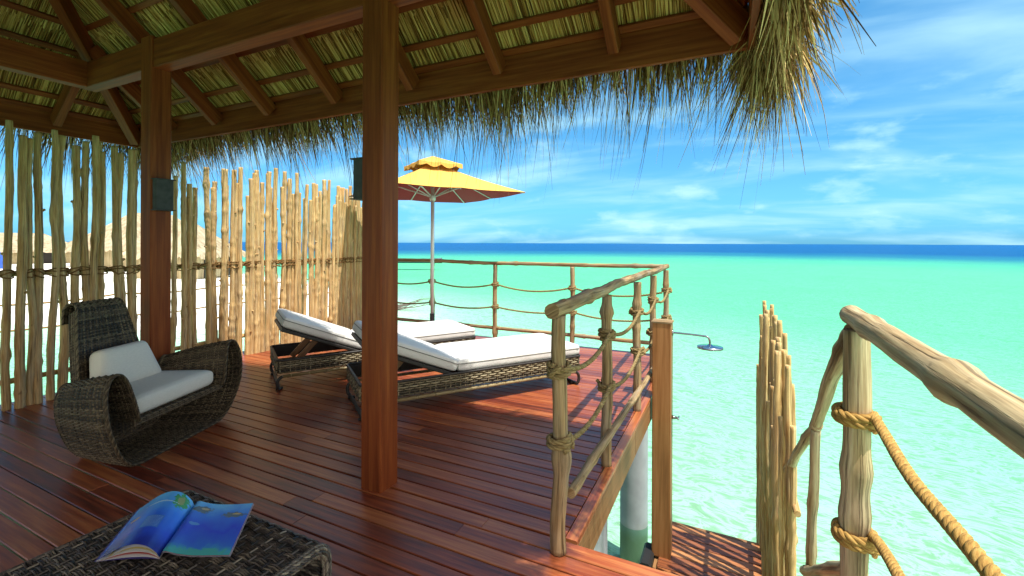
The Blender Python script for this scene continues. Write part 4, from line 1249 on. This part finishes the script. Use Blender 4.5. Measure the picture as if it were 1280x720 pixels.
def layered():
    m, b, p, o = newmat('page_edges')
    geo = b.n('ShaderNodeNewGeometry')
    c = b.ramp(geo.outputs['Random Per Island'], [(0, (.75, .73, .72)), (.35, (.60, .58, .62)), (.5, (.10, .07, .30)), (.65, (.72, .70, .70)), (.8, (.55, .12, .10)), (.92, (.62, .50, .18)), (1, (.78, .77, .75))], 'CONSTANT')
    b.l(c, p.inputs['Base Color']); p.inputs['Roughness'].default_value = .3
    return m


MZ = TZ + .012
g0 = np.array([-1.780, 1.000]); g1 = np.array([-1.590, .790])         # gutter: head and foot
gl = g1 - g0; gl_n = gl / np.linalg.norm(gl); pr_ = np.array([.872, .49])
mag = thing('magazine', 'open magazine with blue ocean photographs lying on the wicker table', 'magazine', ((g0[0] + g1[0]) / 2, (g0[1] + g1[1]) / 2, MZ))
def sheet(mbx, wid, hfun, sgn, n=26, twist=0.0, lift=0.0):
    s = np.linspace(0, 1, n); t = np.linspace(0, 1, 9)
    S_, T_ = np.meshgrid(s, t, indexing='ij')
    hx, hz = hfun(S_, T_)
    P = np.zeros((*S_.shape, 3))
    base_ = g0 + gl * T_[..., None]
    P[..., :2] = base_ + sgn * hx[..., None] * wid * pr_
    P[..., 2] = MZ + hz + lift
    F = grid_faces(n, 9)
    UV = np.stack([S_, 1 - T_], -1).reshape(-1, 2)[F]
    if sgn < 0: F = F[:, ::-1]; UV = UV[:, ::-1]
    mbx.add(P.reshape(-1, 3), F, UV)
def right_h(S, T):
    z = .016 * np.exp(-S * 5) * (1 - np.exp(-S * 25)) * 2.2 + .004 + .006 * S * S * (1 - T)
    return S * (1 - .02 * S), z
def left_h(S, T, k=1.0):
    arch = np.sin(np.pi * np.minimum(S * 1.02, 1) ** .72)
    z = (.062 - .016 * T) * k * arch * (1 - .15 * S) + .003
    x = S * (.86 - .05 * T) + .03 * np.sin(np.pi * S)
    return x, z
mb = MB(); sheet(mb, .213, right_h, 1, lift=.004); mb.build('right_page', page_mat('sea_photo_page', False), mag)
mb = MB(); sheet(mb, .225, left_h, -1, lift=.006); mb.build('left_page', page_mat('island_photo_page', True), mag)
mb = MB()
for i in range(8):
    k = i / 8
    sheet(mb, .225 - .003 * i + rng.random() * .012, lambda S, T, k=k: left_h(S, T, .12 + .86 * k), -1, lift=.0008 + .005 * k - .001)
for i in range(4):
    sheet(mb, .213 + .0012 * i, right_h, 1, lift=.0026 - .0010 * i)
mb.build('page_stack', layered(), mag)

# ------------------------------------------------------------------ lamps on the posts
def postlamp(name, lab, c, nrm, w=.16, h=.235, d=.07):
    o = thing(name, lab, 'wall lamp', (c[0], c[1], c[2]), 0, 'metal lamps on the pavilion posts')
    n_ = A3(nrm); s = np.array([-n_[1], n_[0], 0])
    c = A3(c)
    mb = MB(); beam(mb, c + n_ * (d / 2 + .002) - np.array([0, 0, h / 2]), c + n_ * (d / 2 + .002) + np.array([0, 0, h / 2]), w, d, n_, .006); mb.build('housing', M['lampbox'], o)
    for sg in (-1, 1):
        mb = MB()
        p = c + n_ * (d / 2 + .008) + np.array([0, 0, sg * (h / 2 + .004)]); beam(mb, p - s * (w / 2 + .008), p + s * (w / 2 + .008), d + .02, .007, (0, 0, 1), .001)
        mb.build('flange', M['lampbox'], o)
postlamp('wall_lamp', 'grey metal box lamp on the right face of the left post behind the armchair', (-4.066, 2.025, 1.77), (1, 0, 0), .128, .235, .05)
postlamp('wall_lamp', 'dark metal box lamp on the far side of the front pavilion post', (-1.894, 2.03, 1.77), (-1, 0, 0), .12, .225, .085)

# ------------------------------------------------------------------ far beach and lagoon
M['far_thatch'] = organic('far_thatch', [(.20, .15, .09), (.34, .27, .17), (.46, .38, .26)], (3, 3, 1.2), .9, .6, .05, .1, 'Object')
M['far_wall'] = organic('far_wall', [(.26, .19, .10), (.42, .33, .18), (.52, .43, .26)], (4, 4, .7), .8, .2, .02, .2, 'Object')
M['dark'] = plain('dark_opening', (.03, .025, .022), .8)
M['hull'] = plain('hull_paint', (.05, .07, .12), .5, nz=.2, scale=2)
M['blue'] = plain('blue_tarp', (.02, .08, .42), .7, nz=.2, scale=3)
M['red'] = plain('red_brown_boards', (.20, .035, .025), .7, nz=.3, scale=3)
M['leaf'] = organic('beach_leaves', [(.02, .06, .012), (.05, .11, .022), (.09, .17, .035)], (3, 3, 1), .6, .1, .01, .8, spec=.3)
M['trunk'] = organic('beach_trunk', [(.08, .05, .03), (.16, .11, .07)], (20, 3, 1), .9, .4)


def villa(lab, x, y, rz, w, d, h, rh, over=1.0, z=-1.25):
    o = thing('thatched_hut', lab, 'hut', (x, y, z), rz, 'thatched huts on the far beach')
    mb = MB(); box(mb, (-w / 2, -d / 2, 0), (w / 2, d / 2, h), .05); mb.build('wall', M['far_wall'], o, False)
    mb = MB()
    a, c = w / 2 + over, d / 2 + over; rl = max(.2, w / 2 - d / 2 + .3)
    n = 14
    # hip roof as a subdivided, slightly sagging and ragged body
    t = np.linspace(0, 1, n)
    for q in range(4):
        if q == 0: e0, e1_, r0, r1_ = (-a, -c), (a, -c), (-rl, 0), (rl, 0)
        elif q == 1: e0, e1_, r0, r1_ = (a, -c), (a, c), (rl, 0), (rl, 0)
        elif q == 2: e0, e1_, r0, r1_ = (a, c), (-a, c), (rl, 0), (-rl, 0)
        else: e0, e1_, r0, r1_ = (-a, c), (-a, -c), (-rl, 0), (-rl, 0)
        S_, T_ = np.meshgrid(np.linspace(0, 1, 40), t, indexing='ij')
        lo = A3(e0) + (A3(e1_) - A3(e0)) * S_[..., None]; hi = A3(r0) + (A3(r1_) - A3(r0)) * S_[..., None]
        P = np.zeros((*S_.shape, 3)); P[..., :2] = lo + (hi - lo) * T_[..., None]
        P[..., 2] = h - .35 + (rh + .35) * T_ - .25 * np.sin(np.pi * T_) * rh * .2
        P[:, 0, 2] -= rng.random(40) * .28
        mb.add(P.reshape(-1, 3), grid_faces(40, n), smooth=False)
    mb.build('roof', M['far_thatch'], o, False)
    for x_ in (-w * .28, w * .22):
        mb = MB(); box(mb, (x_ - w * .09, -d / 2 - .06, .02), (x_ + w * .09, -d / 2 - .005, h * .72), .01); mb.build('door', M['dark'], o, False)
    return o


villa('large thatched beach hut with long ridge seen between the left fence stakes', -57, 27.6, R(105), 11, 7, 2.2, 3.5)
villa('low thatched beach hut half hidden behind the big hut beyond the left fence', -74, 22, R(80), 10, 6, 1.9, 1.7)
villa('pale woven beach hut with flat-ridged roof seen just right of the left post', -37, 20.3, R(120), 5.5, 4.5, 2.0, 2.1, .6)
bar = thing('beach_kiosk', 'dark flat-roofed beach kiosk at the far left behind the fence stakes', 'kiosk', (-66, 12.5, -1.25), R(100))
mb = MB(); box(mb, (-4, -1.4, 2.35), (4, 1.6, 2.55), .03); mb.build('roof', M['dark'], bar, False)
mb = MB(); box(mb, (-3.6, -.9, .02), (3.6, -.7, 1.05), .03); box(mb, (-3.6, 1.0, .02), (3.6, 1.2, 2.34), .03); mb.build('counter', M['red'], bar, False)
for x_ in (-3.7, -1.2, 1.2, 3.7):
    mb = MB(); box(mb, (x_ - .08, -1.2, 0), (x_ + .08, -1.04, 2.34), .01); mb.build('post', M['far_wall'], bar, False)
tp = thing('beach_tent', 'small blue canvas beach tent beside the dark kiosk', 'tent', (-60, 16.2, -1.2), R(10))
mb = MB(); mb.add([(-.9, -.9, 0), (.9, -.9, 0), (.9, .9, 0), (-.9, .9, 0), (0, -.7, 1.9), (0, .7, 1.9)], [(0, 1, 4), (2, 3, 5)], smooth=False)
mb.v.append(np.zeros((0, 3))); mb.f.append(np.array([(1, 2, 5, 4), (3, 0, 4, 5)])); mb.uv.append(np.zeros((2, 4, 2))); mb.sm.append(False)
mb.build('canopy', M['blue'], tp, False)
mb = MB()
for y_ in (-.72, .72): tube(mb, [(0, y_, 0), (0, y_, 1.93)], .03, 6)
mb.build('pole', M['steel'], tp, False)
tr = thing('beach_tree', 'green leafy tree above the kiosk roof at the far left', 'tree', (-72, 14.5, -1.2))
mb = MB(); tube(mb, [(0, 0, 0), (.2, .1, 1.5), (.1, .3, 3.2), (.3, .2, 4.2)], [.22, .18, .13, .06], 8)
for k_ in range(5):
    a = k_ * 1.3; tube(mb, [(.15, .2, 2.2 + .3 * k_), (.9 * math.cos(a), .9 * math.sin(a), 3.3 + .2 * k_), (1.7 * math.cos(a), 1.7 * math.sin(a), 3.9 + .2 * k_)], [.08, .05, .02], 6)
mb.build('trunk', M['trunk'], tr, False)
mb = MB(); n = 2600
ctr = rng.normal(0, 1, (26, 3)) * np.array([1.2, 1.2, .6]) + np.array([0, 0, 4.1])
B_ = ctr[rng.integers(0, 26, n)] + rng.normal(0, .38, (n, 3))
blades(mb, B_, rng.normal(0, 1, (n, 3)), U(n, .2, .4), U(n, .1, .5), U(n, .05, .09), K=2)
mb.build('crown', M['leaf'], tr, False)

# walkway rail beyond the fence
wr = thing('walkway_railing', 'thin far rope railing of the neighbouring walkway seen through the fence gaps', 'railing', (-9.5, 5, SEA))
WY = np.arange(.5, 9.6, 1.8)
for y_ in WY:
    mb = MB(); stick(mb, (-9.5, y_, -3.0), (-9.5, y_, .55), .035, .03, .01, 8, 8, 1); mb.build('post', M['rail'], wr)
for z_ in (.50, .12):
    mb = MB()
    for ya, yb_ in zip(WY[:-1], WY[1:]): tube(mb, sag((-9.5, ya, z_), (-9.5, yb_, z_), .05, 10), .014, 6)
    mb.build('rope', M['lash'], wr)

# low boat moored off the beach
bt = thing('moored_boat', 'low dark blue boat moored in the shallows left of the parasol pole', 'boat', (-45.5, 57.5, SEA), R(25))
hs = []
for x_ in np.linspace(-5, 5, 17):
    k_ = 1 - abs(x_ / 5) ** 2.6
    wv_ = .15 + .95 * k_; zt_ = .42 + .25 * (x_ / 5) ** 2
    hs.append([(x_, -wv_, zt_), (x_, -wv_ * .8, .05), (x_, 0, -.15), (x_, wv_ * .8, .05), (x_, wv_, zt_), (x_, wv_ * .85, zt_ + .03), (x_, 0, zt_ - .12), (x_, -wv_ * .85, zt_ + .03)])
mb = MB(); mb.add(np.array(hs).reshape(-1, 3), grid_faces(17, 8, True)); mb.build('hull', M['hull'], bt, False)
mb = MB()
for x_ in (-2.6, -.6, 1.6): box(mb, (x_, -.9, .42), (x_ + .35, .9, .47), .01)
mb.build('seat', M['far_wall'], bt, False)

# driftwood at the water's edge
dw = thing('driftwood', 'bleached bare driftwood branch in the shallows behind the far lounger', 'driftwood', (-14.0, 17.6, SEA))
mb = MB()
root_ = A3((-14.6, 16.6, SEA - .15))
for k_ in range(9):
    a = R(25 + rng.normal(0, 22)); L_ = 1.0 + rng.random() * 1.5; up_ = .1 + rng.random() * .32
    st_ = root_ + np.array([rng.normal(0, .25), rng.normal(0, .25), rng.random() * .1])
    p = [st_ + np.array([math.cos(a) * L_ * t, math.sin(a) * L_ * t, up_ * L_ * t * (1.2 - .5 * t) + .04 * math.sin(9 * t)]) for t in np.linspace(0, 1, 7)]
    tube(mb, p, np.linspace(.035, .008, 7), 6)
    q = A3(p[4]); tube(mb, [q, q + np.array([math.cos(a + .7), math.sin(a + .7), .3]) * .4], [.014, .006], 5)
tag(mb.build('branches', plain('bleached_wood', (.14, .12, .10), .8), dw))
